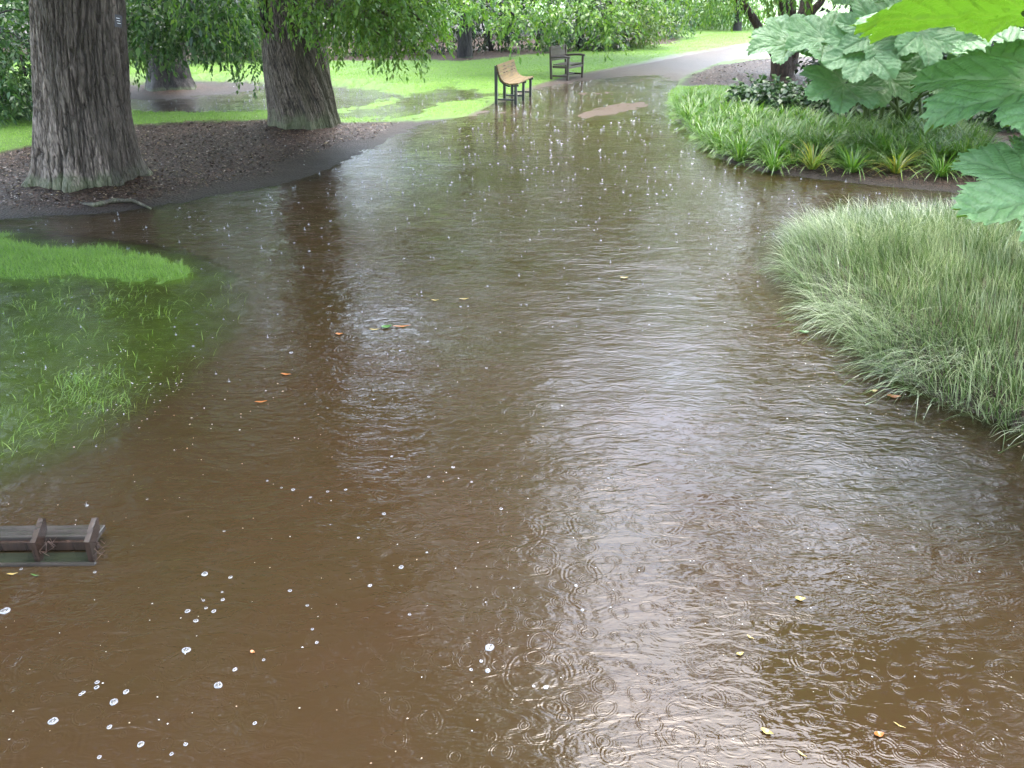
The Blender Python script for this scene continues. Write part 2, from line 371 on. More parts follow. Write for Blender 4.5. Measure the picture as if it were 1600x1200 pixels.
# ------------------------------------------------------------------ water
def water_mat():
    t = NT('muddy_flood_water'); oc = t.obj(); murk = t.attr('murk')
    hs = []
    wn = t.n('TexNoise', {'Vector': oc, 'Scale': 7.0, 'Detail': 2.0}).outputs['Color']
    wrp = t.n('VectorMath', {0: oc, 1: t.n('VectorMath', {0: wn, 'Scale': .05}, operation='SCALE').outputs[0]}, operation='ADD').outputs[0]
    def rings(scale, lam, wid, rmax, amp, off, keep):
        v = t.n('TexVoronoi', {'Vector': t.n('Mapping', {'Vector': wrp, 'Location': off}).outputs[0], 'Scale': scale, 'Randomness': .85}, voronoi_dimensions='2D')
        d = t.math('DIVIDE', v.outputs['Distance'], scale)
        c = t.n('SeparateColor', {0: v.outputs['Color']})
        r0 = t.math('MULTIPLY', c.outputs[0], rmax); x = t.math('SUBTRACT', d, r0)
        g = t.math('EXPONENT', t.math('MULTIPLY', -1, t.math('POWER', t.math('DIVIDE', t.math('ABSOLUTE', x), wid), 2)))
        s = t.math('COSINE', t.math('MULTIPLY', x, 2 * math.pi / lam))
        on = t.math('GREATER_THAN', c.outputs[1], 1 - keep)
        a = t.math('MULTIPLY', t.math('MULTIPLY', g, s), t.math('MULTIPLY', on, amp))
        hs.append(a)
    rings(2.1, .030, .035, .17, .0003, (0, 0, 0), .45)
    rings(3.1, .022, .028, .13, .0003, (5.3, 2.1, 0), .6)
    rings(5.0, .016, .018, .075, .00026, (1.7, 8.1, 0), .8)
    rings(7.5, .011, .012, .05, .00028, (3.7, 4.4, 0), .9)
    wv = t.noise(1.0, 3, .55, t.scaled(oc, (4.2, 10, 1)), 1.2)
    wv2 = t.noise(1.0, 2, .5, t.scaled(oc, (16, 34, 1)), .4)
    wv3 = t.noise(1.0, 2, .5, t.scaled(oc, (1.2, 2.4, 1)))
    h = t.math('ADD', t.math('MULTIPLY', wv, .0095), t.math('MULTIPLY', wv2, .0028))
    h = t.math('ADD', h, t.math('MULTIPLY', wv3, .015))
    calm = t.ramp(t.noise(.7, 3, .6, oc), (.35, .45), (.65, 1.25))
    h = t.math('MULTIPLY', h, calm)
    for a in hs: h = t.math('ADD', h, a)
    nrm = t.bump(h, 1.0, 1.0)
    nb = t.noise(.8, 4, .6, oc)
    col = t.mix(t.ramp(nb, (.35, 0), (.65, 1)), (.034, .0195, .0095), (.031, .021, .0092))
    dif = t.n('BsdfDiffuse', {'Color': col}).outputs[0]
    tr = t.n('BsdfTransparent', {'Color': (.80, .78, .62, 1)}).outputs[0]
    body = t.n('MixShader', {0: murk, 1: tr, 2: dif}).outputs[0]
    gl = t.n('BsdfGlossy', {'Color': (1, 1, 1, 1), 'Roughness': .04, 'Normal': nrm}).outputs[0]
    fr = t.n('Fresnel', {'IOR': 1.33, 'Normal': nrm}).outputs[0]
    return t.fin(t.n('MixShader', {0: fr, 1: body, 2: gl}).outputs[0])
M['water'] = water_mat()
wx, wy, wF = fan(420, 420, -4, 60, 1.1, 7)
wz = terrain(wx, wy)
keep = (wz[wF].min(1) < .012)
murk = 1 - np.exp(-np.clip(-wz, 0, 1) / .028)
dshl = sdist(wx, wy, SHL); murk = murk * (1 - .62 * sstep(.35, -.6, dshl))
uniq, inv = np.unique(wF[keep].ravel(), return_inverse=True)
Vw = np.stack([wx, wy, 0 * wx], 1)[uniq]
link('flood_water', mesh_np('flood_water', Vw, inv.reshape(-1, 4), [M['water']], True, dict(murk=murk[uniq])), kind='structure')

# ------------------------------------------------------------------ blades and leaves
def blades(pos, length, width, lean_dir, lean, seg=3, curl=1.0, wtip=.15):
    """arching blades; pos N,3, lean_dir N (angle), lean N (0 upright .. 1 lying)"""
    n = len(pos); ts = np.linspace(0, 1, seg + 1)
    ld = np.stack([np.cos(lean_dir), np.sin(lean_dir), 0 * lean_dir], 1)
    sd = np.stack([-ld[:, 1], ld[:, 0], 0 * lean_dir], 1)
    th = lean * rng.uniform(-.4, .4, n); sd = sd * np.cos(th)[:, None] + ld * np.sin(th)[:, None]
    V = []; p = pos.copy(); ang = lean * .5
    for k, tt in enumerate(ts):
        wd = width * (1 - (1 - wtip) * tt ** 1.5) * (.65 + .35 * min(1, tt * 3))
        V += [p - sd * wd[:, None] / 2, p + sd * wd[:, None] / 2]
        a = ang + curl * lean * (tt + .5 / seg) * 1.6
        st = (length / seg)[:, None]
        p = p + st * (ld * np.sin(a)[:, None] + np.array([0, 0, 1.0]) * np.cos(a)[:, None])
    m = 2 * (seg + 1); V = np.stack(V, 1).reshape(-1, 3)
    b = (np.arange(n) * m)[:, None, None]
    f = np.array([[2 * k, 2 * k + 1, 2 * k + 3, 2 * k + 2] for k in range(seg)])[None]
    return V, (b + f).reshape(-1, 4)
def leaves(pos, d, up, L, Wd):
    d = d / (np.linalg.norm(d, axis=1)[:, None] + 1e-9)
    s = np.cross(d, up); s /= np.linalg.norm(s, axis=1)[:, None] + 1e-9
    nrm = np.cross(s, d); L = L[:, None]; Wd = Wd[:, None]
    V = np.stack([pos, pos + d * L * .42 + s * Wd / 2 + nrm * Wd * .12, pos + d * L - nrm * L * .12, pos + d * L * .42 - s * Wd / 2 + nrm * Wd * .12], 1).reshape(-1, 3)
    return V, np.arange(len(V)).reshape(-1, 4)
def blob(center, rad, n_spray, per=12, L=.09, Wd=.035, step=.05, droop=.8, shell=.55, zmin=.25, flat=.5):
    """sprays of leaves through an ellipsoid"""
    u = rng.normal(size=(n_spray, 3)); u /= np.linalg.norm(u, axis=1)[:, None]
    r = shell + (1 - shell) * rng.random(n_spray) ** .7
    lump = 1 + .28 * noise(u[:, 0] * 2.3 + center[0], u[:, 1] * 2.3 + center[1], u[:, 2] * 2.3)
    o = np.array(center) + u * np.array(rad) * (r * lump)[:, None]
    d = u * np.array([1, 1, .5]) + rng.normal(size=(n_spray, 3)) * .5; d[:, 2] -= droop * .5
    d /= np.linalg.norm(d, axis=1)[:, None]
    Ps, Ds, Us = [], [], []
    p = o.copy()
    for k in range(per):
        d[:, 2] -= droop * .12; d /= np.linalg.norm(d, axis=1)[:, None]
        p = p + d * step
        side = np.cross(d, [0, 0, 1.0]); side *= (1 if k % 2 else -1)
        ld = d * .7 + side * .8 + rng.normal(size=(n_spray, 3)) * .35; ld[:, 2] -= droop * .45
        Ps.append(p.copy()); Ds.append(ld)
        Us.append(np.array([0, 0, 1.0]) + rng.normal(size=(n_spray, 3)) * flat)
    pos = np.concatenate(Ps); dd = np.concatenate(Ds); up = np.concatenate(Us)
    k = pos[:, 2] > zmin; pos, dd, up = pos[k], dd[k], up[k]
    n = len(pos); sc = rng.uniform(.7, 1.25, n)
    return leaves(pos, dd, up, L * sc, Wd * sc)
def join(parts):
    V, F, n = [], [], 0
    for v, f in parts: V.append(v); F.append(f + n); n += len(v)
    return np.concatenate(V), np.concatenate(F)

def trunk_mesh(center, prof, mat, lean=(0, 0), flute=(0, 0), furrow=.02, ncirc=160, top=9.0, seed=1, roots=0, sp=1.0, fine_to=2.8, fine=150):
    """prof: list of (z, radius); returns mesh in local coordinates"""
    zs = np.concatenate([np.linspace(-.15, fine_to, fine), np.linspace(fine_to, top, 24)[1:]])
    pz, pr = zip(*prof)
    rad = np.interp(zs, pz, pr)
    th = np.linspace(0, 2 * np.pi, ncirc, endpoint=False)
    Z, TH = np.meshgrid(zs, th, indexing='ij'); Rr = rad[:, None] * np.ones_like(TH)
    nf, am = flute
    tw = TH + .12 * Z + .25 * noise(Z * .7, TH * 0, 0, seed + 5)
    if nf: Rr = Rr * (1 + am * (np.cos(nf * tw) * .6 + .5 * np.cos((nf * 2 + 1) * tw + 1) + .4 * np.cos((nf - 2) * tw + 2)) * (.6 + .8 * np.exp(-np.maximum(Z, 0) / .5)))
    if roots:
        rt = np.maximum(0, np.cos(roots * TH + seed + .4 * np.cos(2 * TH))) ** 2
        Rr = Rr * (1 + (.10) * rt * np.exp(-np.maximum(Z, 0) / .14) + .08 * rt * np.exp(-np.maximum(Z, 0) / .6))
    cx, cy = np.cos(tw), np.sin(tw); k = rad.mean() * 11 * sp
    n1 = noise(cx * k, cy * k, Z * 1.5, seed); n2 = noise(cx * k * 2.1, cy * k * 2.1, Z * 3.4, seed + 7); n3 = noise(cx * k * 5, cy * k * 5, Z * 14, seed + 9)
    fr = 1 - np.abs(n1 * .7 + n2 * .45); crack = sstep(.80, .99, fr)
    brk = sstep(.55, .9, noise(cx * k * .8, cy * k * .8, Z * 11, seed + 13))
    Rr = Rr - furrow * crack - furrow * .35 * brk + furrow * .25 * n3 + .02 * noise(cx * 2, cy * 2, Z * 1.2, seed + 3)
    X = lean[0] * Z + Rr * np.cos(TH); Y = lean[1] * Z + Rr * np.sin(TH)
    n, m = len(zs), ncirc; idx = np.arange(n * m).reshape(n, m); nx = np.roll(idx, -1, 1)
    F = np.stack([idx[:-1], nx[:-1], nx[1:], idx[1:]], -1).reshape(-1, 4)
    return mesh_np('trunk', np.stack([X, Y, Z], -1).reshape(-1, 3), F, [mat], True, dict(crack=np.clip(crack + .5 * brk, 0, 1).ravel()))

def limb_tube(mb, a, b, r0, r1, bow=.3, n=9):
    a, b = np.array(a, float), np.array(b, float); t = np.linspace(0, 1, n)[:, None]
    p = a + (b - a) * t; p[:, 2] += bow * np.sin(t[:, 0] * math.pi) * np.linalg.norm(b - a) * .25
    p[1:-1, :2] += rng.normal(size=(n - 2, 2)) * .03 * np.linalg.norm(b - a)
    mb.tube(p, r0 + (r1 - r0) * t[:, 0], 8)
    return p

def tree(name, base, prof, bark, blobs, leafm, label, lean=(0, 0), top=7.0, limbs=True, group=None, cat='tree', **kw):
    z0 = float(terrain(np.array([base[0]]), np.array([base[1]]))[0]) - .02
    root = empty(name, (base[0], base[1], z0), label=label, category=cat)
    if group: root['group'] = group
    link('trunk', trunk_mesh(base, prof, bark, lean, top=top, **kw), root)
    if limbs:
        for c, rad, *_ in blobs:
            mb = MB()
            hz = min(top * .85, max(1.8 if top > 4 else 1.2, c[2] - .2))
            a = (lean[0] * hz, lean[1] * hz, hz)
            b = np.array(c) - np.array([base[0], base[1], z0])
            r0 = np.interp(hz, *zip(*prof)) * .38
            lp = limb_tube(mb, a, b, r0, .025, .5)
            for q in range(3):
                e = b + rng.normal(size=3) * np.array(rad) * .4
                limb_tube(mb, lp[3 + q * 2], e, r0 * .3, .012, .3)
            mb.build('limb', bark, root, True)
    V, F = join([blob(c, rad, *a) if not isinstance(a[-1], dict) else blob(c, rad, *a[:-1], **a[-1]) for c, rad, *a in blobs])
    link('crown', mesh_np('crown', rel(V, root), F, [leafm]), root)
    return root
def PB(px, py, D, rx, ry, rz): return (P(px, py, D), (rx, ry, rz))

def C(az, el, d, rx, ry, rz, n=240, **k):
    a, e = R(az), R(el)
    return ((d * math.sin(a), d * math.cos(a), d * math.tan(e) - 2.5), (rx, ry, rz), n, dict(HI, **k))
HI = dict(per=10, L=.30, Wd=.16, step=.14, droop=.5, shell=.3)
# ------------------------------------------------------------------ the two big trunks
t1 = tree('big_tree', T1, [(-.2, .74), (0, .70), (.15, .655), (.4, .63), (.9, .585), (1.6, .555), (2.6, .53), (5, .46), (9, .3)], M['bark_grey'],
     [C(-31, 33, 12.5, 2.6, 2.6, 1.4, 300), C(-46, 38, 12, 3, 3, 1.9, 300), C(-27, 42, 11, 2.4, 2.6, 2.0, 300), C(-62, 36, 13, 3.5, 3.5, 2.6, 300), C(-24, 57, 8.5, 2.3, 2.4, 2.2, 300), C(-48, 53, 9, 3, 3, 2.4, 300), C(-75, 50, 9, 3, 3, 2.4, 260), C(-12, 62, 7, 1.7, 2.2, 1.8, 220)],
     M['leaf_mid'], 'massive grey furrowed trunk with mossy flared roots beside the flood at the left', lean=(.165, 0), top=9, roots=7, seed=4, furrow=.038, ncirc=420, sp=2.0)
t2 = tree('fluted_tree', T2, [(-.2, .70), (0, .655), (.2, .62), (.5, .60), (1.2, .565), (2.2, .50), (4, .46), (8, .3)], M['bark_brown'],
     [(*PB(560, -10, 14.6, .9, .9, .42), 200, 11, .095, .045, .055, .5), (*PB(625, -12, 14.4, .70, .8, .42), 190, 11, .095, .045, .055, .5),
      (*PB(622, 62, 14.2, .26, .4, .26), 46, 9, .09, .042, .05, .6), (*PB(668, 34, 14.6, .26, .4, .28), 50, 9, .09, .042, .05, .6), (*PB(540, 36, 15.4, .45, .5, .34), 60, 10, .09, .042, .05, .6), (*PB(600, 26, 14.8, .5, .5, .3), 70, 10, .09, .042, .05, .6),
      (*PB(520, -60, 15, 1.6, 1.6, .9), 150, 12, .11, .05), (*PB(350, -30, 15.5, 1.0, 1.0, .7), 60, 12, .1, .045),
      C(-19, 22, 19, 1.8, 2.0, 1.4, 240), C(-15, 31, 15, 2.6, 2.6, 1.7, 280), C(-6, 32, 15, 2.3, 2.4, 1.5, 260), C(-7, 42, 12, 2.4, 2.4, 1.8, 280), C(-22, 36, 15, 2.6, 2.6, 2.2, 260), C(-5, 53, 9, 1.6, 1.8, 1.5, 200)],
     M['leaf_mid'], 'brown fluted trunk with pale green streaks beside the flood, second big trunk from left', lean=(-.02, 0), top=8, flute=(9, .040), seed=11, furrow=.016, ncirc=420, sp=3.0)
# hollow seam and torn strip on the fluted trunk
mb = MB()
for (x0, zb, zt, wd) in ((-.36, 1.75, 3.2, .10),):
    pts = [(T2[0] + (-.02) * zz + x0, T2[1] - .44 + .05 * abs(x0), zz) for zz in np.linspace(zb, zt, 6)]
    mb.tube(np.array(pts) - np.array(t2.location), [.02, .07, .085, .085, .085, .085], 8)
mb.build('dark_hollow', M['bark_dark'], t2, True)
# low root arching at the foot of the first trunk
mb = MB(); r0 = G(165, 330); pts = [(*G(x, y), z) for x, y, z in ((120, 322, .02), (150, 327, .05), (180, 322, .07), (210, 321, .06), (236, 326, .0))]
mb.tube(np.array(pts) - np.array(t1.location), [.03, .035, .03, .025, .012], 8); mb.build('surface_root', M['bark_grey'], t1, True)
# small plant labels
def label_plate(pos, tilt, lab, sz=.055):
    r = empty('plant_label', pos, tilt, label=lab, category='plant label')
    mb = MB(); mb.box((0, 0, 0), (sz, .004, sz * 1.7), Matrix.Rotation(R(12), 3, 'Y'), .001); mb.build('plate', M['black'], r)
    mb = MB()
    for k in range(3): mb.box((.001 * k, -.0035, sz * (.4 - .35 * k)), (sz * .45, .002, sz * .06), Matrix.Rotation(R(12), 3, 'Y'), 0)
    mb.build('lettering', M['white'], r)
label_plate(P(185, 33, 10.0), R(25), 'small black label fixed to the right side of the big grey trunk', .075)

# ------------------------------------------------------------------ middle distance trees
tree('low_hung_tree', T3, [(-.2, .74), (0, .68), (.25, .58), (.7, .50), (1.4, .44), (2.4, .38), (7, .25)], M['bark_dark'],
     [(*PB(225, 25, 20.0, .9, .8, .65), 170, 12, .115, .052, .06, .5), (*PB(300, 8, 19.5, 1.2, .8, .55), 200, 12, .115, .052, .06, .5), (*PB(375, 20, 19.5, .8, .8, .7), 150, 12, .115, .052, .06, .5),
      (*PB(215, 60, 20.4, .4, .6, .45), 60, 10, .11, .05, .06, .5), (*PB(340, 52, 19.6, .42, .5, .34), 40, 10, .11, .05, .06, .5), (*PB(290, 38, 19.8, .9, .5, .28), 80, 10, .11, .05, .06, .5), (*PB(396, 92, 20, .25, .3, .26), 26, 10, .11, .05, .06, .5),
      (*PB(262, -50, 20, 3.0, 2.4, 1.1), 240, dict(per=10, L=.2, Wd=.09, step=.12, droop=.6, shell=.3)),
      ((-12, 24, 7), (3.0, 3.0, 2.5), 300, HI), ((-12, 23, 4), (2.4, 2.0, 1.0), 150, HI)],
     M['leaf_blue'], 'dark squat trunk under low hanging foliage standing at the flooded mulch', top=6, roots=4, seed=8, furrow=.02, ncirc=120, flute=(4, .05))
for (px, py, D, lab, blb) in (
    (20, 172, 16.5, 'weeping blue-green tree at the far left edge behind the grey trunk', [(*PB(8, 60, 16.8, .75, .9, .75), 200, 9, .13, .055, .07, .6), (*PB(40, 118, 17, .40, .6, .42), 110, 9, .13, .055, .07, .6), (*PB(-40, 110, 16.2, .8, .8, .9), 140, 9, .13, .055, .07, .6), (*PB(10, 160, 17, .7, .6, .25), 90, 9, .12, .055, .07, .6)]),):
    tree('weeping_tree', G(px - 60, py - 12), [(-.2, .3), (0, .26), (1, .2), (6, .12)], M['bark_dark'], blb + [((-14.5, 19, 5.5), (3.4, 2.5, 3.2), 420, HI), ((-11.5, 20, 8), (2.6, 2.5, 2.5), 300, HI)], M['leaf_blue'], lab, top=6, seed=3, ncirc=60, fine=40)
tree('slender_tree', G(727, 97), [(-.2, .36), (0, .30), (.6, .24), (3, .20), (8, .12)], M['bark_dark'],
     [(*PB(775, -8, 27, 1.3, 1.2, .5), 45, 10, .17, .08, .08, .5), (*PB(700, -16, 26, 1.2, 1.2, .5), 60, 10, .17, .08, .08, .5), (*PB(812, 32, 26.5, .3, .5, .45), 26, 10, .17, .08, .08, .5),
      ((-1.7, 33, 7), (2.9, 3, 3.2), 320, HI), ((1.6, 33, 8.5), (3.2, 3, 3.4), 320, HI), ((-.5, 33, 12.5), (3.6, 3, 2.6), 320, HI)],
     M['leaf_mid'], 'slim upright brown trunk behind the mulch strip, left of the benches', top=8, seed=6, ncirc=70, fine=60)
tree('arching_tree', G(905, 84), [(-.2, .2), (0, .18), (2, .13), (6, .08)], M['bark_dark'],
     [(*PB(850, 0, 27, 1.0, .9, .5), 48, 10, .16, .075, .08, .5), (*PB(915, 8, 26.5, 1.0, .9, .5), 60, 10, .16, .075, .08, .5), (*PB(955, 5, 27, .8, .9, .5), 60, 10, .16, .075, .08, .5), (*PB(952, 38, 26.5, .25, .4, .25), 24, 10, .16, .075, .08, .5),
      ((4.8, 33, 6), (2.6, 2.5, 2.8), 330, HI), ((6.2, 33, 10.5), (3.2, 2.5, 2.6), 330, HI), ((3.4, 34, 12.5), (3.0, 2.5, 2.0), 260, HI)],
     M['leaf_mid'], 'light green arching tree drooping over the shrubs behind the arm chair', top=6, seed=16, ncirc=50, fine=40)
# ------------------------------------------------------------------ shrub bank beyond the lawn
def shrub(base, blbs, leafm, label, group='shrubs beyond the lawn', name='shrub'):
    z0 = float(terrain(np.array([base[0]]), np.array([base[1]]))[0]) - .02
    root = empty(name, (base[0], base[1], z0), label=label, category='shrub', group=group)
    for c, rad, *_ in blbs:
        for q in range(3):
            mb = MB(); limb_tube(mb, (rng.normal() * .1, rng.normal() * .1, -.05), np.array(c) - np.array(root.location) + rng.normal(size=3) * np.array(rad) * .4, .05, .01, .3, 6); mb.build('stem', M['bark_dark'], root, True)
    V, F = join([blob(c, rad, *a[:-1], **a[-1]) for c, rad, *a in blbs])
    link('foliage', mesh_np('foliage', rel(V, root), F, [leafm]), root)
SB = dict(per=8, L=.17, Wd=.075, step=.09, droop=.4, shell=.45, zmin=.06)
def bank(px0, px1, pyb, D, h, leafm, label, n=2, dens=260, name='shrub', depth=1.3, group='shrubs beyond the lawn'):
    a, b = P(px0, 60, D)[0], P(px1, 60, D)[0]; bl = []
    for k in range(n):
        cx = a + (b - a) * (k + .5) / n; wd = abs(b - a) / n * .62
        bl.append(((cx, D + depth * .5, h * .48), (wd, depth, h * .50), dens, SB))
    shrub(((a + b) / 2, D + depth * .5), bl, leafm, label, group, name)
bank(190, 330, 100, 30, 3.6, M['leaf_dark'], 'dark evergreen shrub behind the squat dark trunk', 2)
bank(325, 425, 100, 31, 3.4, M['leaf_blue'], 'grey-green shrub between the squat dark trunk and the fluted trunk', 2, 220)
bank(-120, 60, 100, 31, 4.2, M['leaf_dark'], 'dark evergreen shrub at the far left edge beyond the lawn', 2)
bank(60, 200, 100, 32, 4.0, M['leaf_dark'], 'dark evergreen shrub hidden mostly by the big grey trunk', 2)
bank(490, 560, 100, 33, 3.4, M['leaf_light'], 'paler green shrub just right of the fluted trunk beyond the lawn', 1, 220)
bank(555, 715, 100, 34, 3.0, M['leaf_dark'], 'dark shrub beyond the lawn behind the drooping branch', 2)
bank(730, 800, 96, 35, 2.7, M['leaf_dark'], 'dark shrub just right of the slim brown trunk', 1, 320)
bank(795, 880, 92, 35.5, 2.6, M['leaf_blue'], 'blue-green shrub directly behind the low wooden bench', 1, 300)
bank(868, 950, 88, 36, 2.2, M['leaf_gloss'], 'glossy dark shrub with pale blossoms behind the arm chair', 1, 300)
bank(940, 1030, 80, 37, 2.8, M['leaf_light'], 'rounded light green shrub at the right end of the bank above the lawn', 2, 300)
bank(925, 975, 82, 36, 1.2, M['leaf_dark'], 'low dark purple-brown shrub tucked under the rounded light green one', 1, 160)
bank(1020, 1075, 74, 44, 2.8, M['leaf_blue'], 'grey-green shrub where the lawn meets the far trees', 1, 240)
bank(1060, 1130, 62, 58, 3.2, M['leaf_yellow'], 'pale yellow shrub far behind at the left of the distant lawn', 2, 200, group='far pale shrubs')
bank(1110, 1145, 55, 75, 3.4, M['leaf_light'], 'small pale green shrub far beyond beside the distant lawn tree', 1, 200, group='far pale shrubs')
# far wood closing the view
for k, (px, D, h, rx) in enumerate([(-150, 46, 16, 5), (60, 44, 15, 5), (230, 43, 14, 5), (400, 47, 13, 4.5), (640, 50, 15, 5.5), (790, 50, 19, 5.5), (930, 52, 17, 5), (1040, 60, 13, 5), (1010, 85, 16, 7)]):
    c = P(px, 0, D); side = ['far left edge', 'left', 'left of the squat dark trunk', 'left of the fluted trunk', 'drooping branch', 'slim brown trunk', 'arm chair', 'rounded light green shrub', 'pale yellow shrub'][k]
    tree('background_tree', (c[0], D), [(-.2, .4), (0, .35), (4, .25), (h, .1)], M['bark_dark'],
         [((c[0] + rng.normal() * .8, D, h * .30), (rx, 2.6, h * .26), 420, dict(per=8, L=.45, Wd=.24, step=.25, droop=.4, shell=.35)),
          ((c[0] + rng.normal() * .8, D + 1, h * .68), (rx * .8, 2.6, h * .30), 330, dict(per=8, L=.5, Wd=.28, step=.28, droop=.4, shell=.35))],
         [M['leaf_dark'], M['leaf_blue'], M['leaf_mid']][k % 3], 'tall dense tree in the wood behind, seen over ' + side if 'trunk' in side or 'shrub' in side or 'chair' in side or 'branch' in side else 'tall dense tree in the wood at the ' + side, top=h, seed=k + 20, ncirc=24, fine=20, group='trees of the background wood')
# distant lawn tree
tree('distant_tree', G(1151, 53), [(-.2, .34), (0, .28), (.6, .22), (2, .2), (5, .12)], M['bark_dark'],
     [(*PB(1150, 18, 54, 1.7, 1.5, .45), 160, dict(per=8, L=.2, Wd=.1, step=.12)), ((P(1150, -60, 54)), (2.6, 2.4, 1.6), 260, dict(per=8, L=.25, Wd=.12, step=.14)), (*PB(1118, 8, 53, 1.4, 1.2, .4), 120, dict(per=8, L=.2, Wd=.1, step=.12))],
     M['leaf_mid'], 'small dark tree standing alone on the distant bright lawn', top=4.5, seed=31, ncirc=40, fine=30)
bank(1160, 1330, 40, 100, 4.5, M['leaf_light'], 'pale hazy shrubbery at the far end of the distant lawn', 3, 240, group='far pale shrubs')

# ------------------------------------------------------------------ right hand many-stemmed tree
rb = G(1226, 136)
rt = empty('multi_stemmed_tree', (rb[0], rb[1], .1), label='reddish brown tree with several leaning stems behind the giant leaves', category='tree')
def stem_from(pts, rads, name='stem'):
    P0 = np.array([p for p in pts]) - np.array(rt.location)
    t = np.linspace(0, 1, len(P0)); tt = np.linspace(0, 1, 40)
    pp = np.stack([np.interp(tt, t, P0[:, k]) for k in range(3)], 1); rr = np.interp(tt, t, rads)
    pp += np.stack([fbm(tt * 4, 0 * tt, seed=int(rads[0] * 1000)), fbm(tt * 4, 0 * tt + 5, seed=3), 0 * tt], 1) * .04
    n = 28; V = []
    T = np.gradient(pp, axis=0); T /= np.linalg.norm(T, axis=1)[:, None]
    th = np.linspace(0, 2 * np.pi, n, endpoint=False)
    for i in range(40):
        a = np.cross(T[i], [0, 1, 0]); a /= np.linalg.norm(a); b = np.cross(T[i], a)
        q = rr[i] * (1 + .12 * noise(np.cos(th) * 2, np.sin(th) * 2, pp[i, 2] * 3, 5) + .05 * noise(np.cos(th) * 6, np.sin(th) * 6, pp[i, 2] * 5, 6))
        V.append(pp[i] + q[:, None] * (np.cos(th)[:, None] * a + np.sin(th)[:, None] * b))
    idx = np.arange(40 * n).reshape(40, n); nx = np.roll(idx, -1, 1)
    F = np.stack([idx[:-1], nx[:-1], nx[1:], idx[1:]], -1).reshape(-1, 4)
    link(name, mesh_np(name, np.concatenate(V), F, [M['bark_red']], True, dict(crack=np.zeros(40 * n))), rt)
D0 = rb[1]
stem_from([P(1226, 142, D0), P(1222, 95, D0), P(1228, 40, D0 - .1), P(1232, -30, D0 - .2), P(1240, -220, D0 - 1)], [.34, .27, .24, .22, .12])
stem_from([P(1232, 110, D0), P(1240, 60, D0), P(1262, 0, D0 + .3), P(1290, -120, D0 + .6)], [.2, .2, .15, .09])
stem_from([P(1222, 108, D0), P(1200, 72, D0 - .2), P(1178, 30, D0 - .4), P(1148, -12, D0 - .7), P(1100, -60, D0 - 1.2)], [.13, .11, .11, .10, .05])
stem_from([P(1240, 90, D0), P(1262, 30, D0 + .2), P(1286, 0, D0 + .3), P(1330, -100, D0 + .6)], [.1, .10, .09, .06])
V, F = join([blob(c, r_, *a[:-1], **a[-1]) for c, r_, *a in [(*PB(1105, -14, 20, .8, .8, .35), 50, dict(L=.1, Wd=.045)), (*PB(1190, -34, 20, .9, .8, .35), 60, dict(L=.1, Wd=.045)), 
     ((8.5, 21, 5.5), (3.0, 3, 1.8), 260, HI), ((11, 19, 7), (3.2, 3, 2.4), 260, HI), ((7.5, 24, 5.5), (2.6, 2.5, 2.6), 260, HI), ((3.7, 11.7, 7.3), (.45, .6, 1.3), 110, dict(HI, per=5)), C(24, 24, 16, 2.0, 2, 1.4, 200)]])
link('crown', mesh_np('crown', rel(V, rt), F, [M['leaf_mid']]), rt)
tree('dark_tree', P(1345, 60, 24)[:2], [(-.2, .5), (0, .45), (2.5, .36), (8, .2)], M['bark_dark'], [((11.5, 25, 8), (3.5, 3, 3), 260, HI), (*PB(1420, -20, 25, 2.2, 1, .6), 130, dict(L=.12, Wd=.05))], M['leaf_dark'],
     'dark trunk glimpsed above the giant leaves at the top right', top=7, seed=40, ncirc=60, fine=40)
# tall trees standing to the right, beyond the bed
for k, (x, y, h, r_) in enumerate([(9.5, 7.5, 9, 2.6), (14, 12, 12, 4)]):
    tree('garden_tree', (x, y), [(-.2, .3), (0, .26), (3, .2), (h, .1)], M['bark_dark'], ([C(46, 24, 12, 2.4, 2.4, 2.2, 420), C(47, 41, 10.5, 1.9, 2.4, 2.2, 420), C(62, 35, 12, 3, 3, 2.6, 260), C(66, 56, 8, 1.6, 2, 1.6, 300), ((8.2, 3.2, 6.3), (2.0, 2.4, 2.2), 420, HI)] if k == 0 else [((x, y, h * .55), (r_, r_, h * .3), 330, HI), ((x - .4, y + 1, h * .8), (r_ * .8, r_, h * .22), 220, HI)]), M['leaf_blue'],
         ['tall tree beyond the right edge, mirrored dark in the water', 'taller tree behind the giant leaves at the far right'][k], top=h, seed=50 + k, ncirc=30, fine=30)

tree('added_shade_tree', (2.5, -8.5), [(-.2, .6), (0, .5), (3, .4), (9, .2)], M['bark_dark'], [((-3, -6, 9), (5, 4, 2.2), 800, dict(HI, L=.40, Wd=.22)), ((4, -6, 9.5), (5, 4, 2.2), 800, dict(HI, L=.40, Wd=.22)), ((0, -10, 11), (6, 4, 2.5), 800, dict(HI, L=.40, Wd=.22)), ((-9, -2, 9), (4, 4, 2.5), 600, dict(HI, L=.40, Wd=.22)), ((10, -3, 9), (4, 4, 2.5), 220, dict(HI, L=.40, Wd=.22))], M['leaf_mid'],
     'unseen broad tree added behind the viewpoint, its crown cutting the sky light', top=9, seed=60, ncirc=30, fine=30)  # out of view, added so its crown blocks sky light from behind
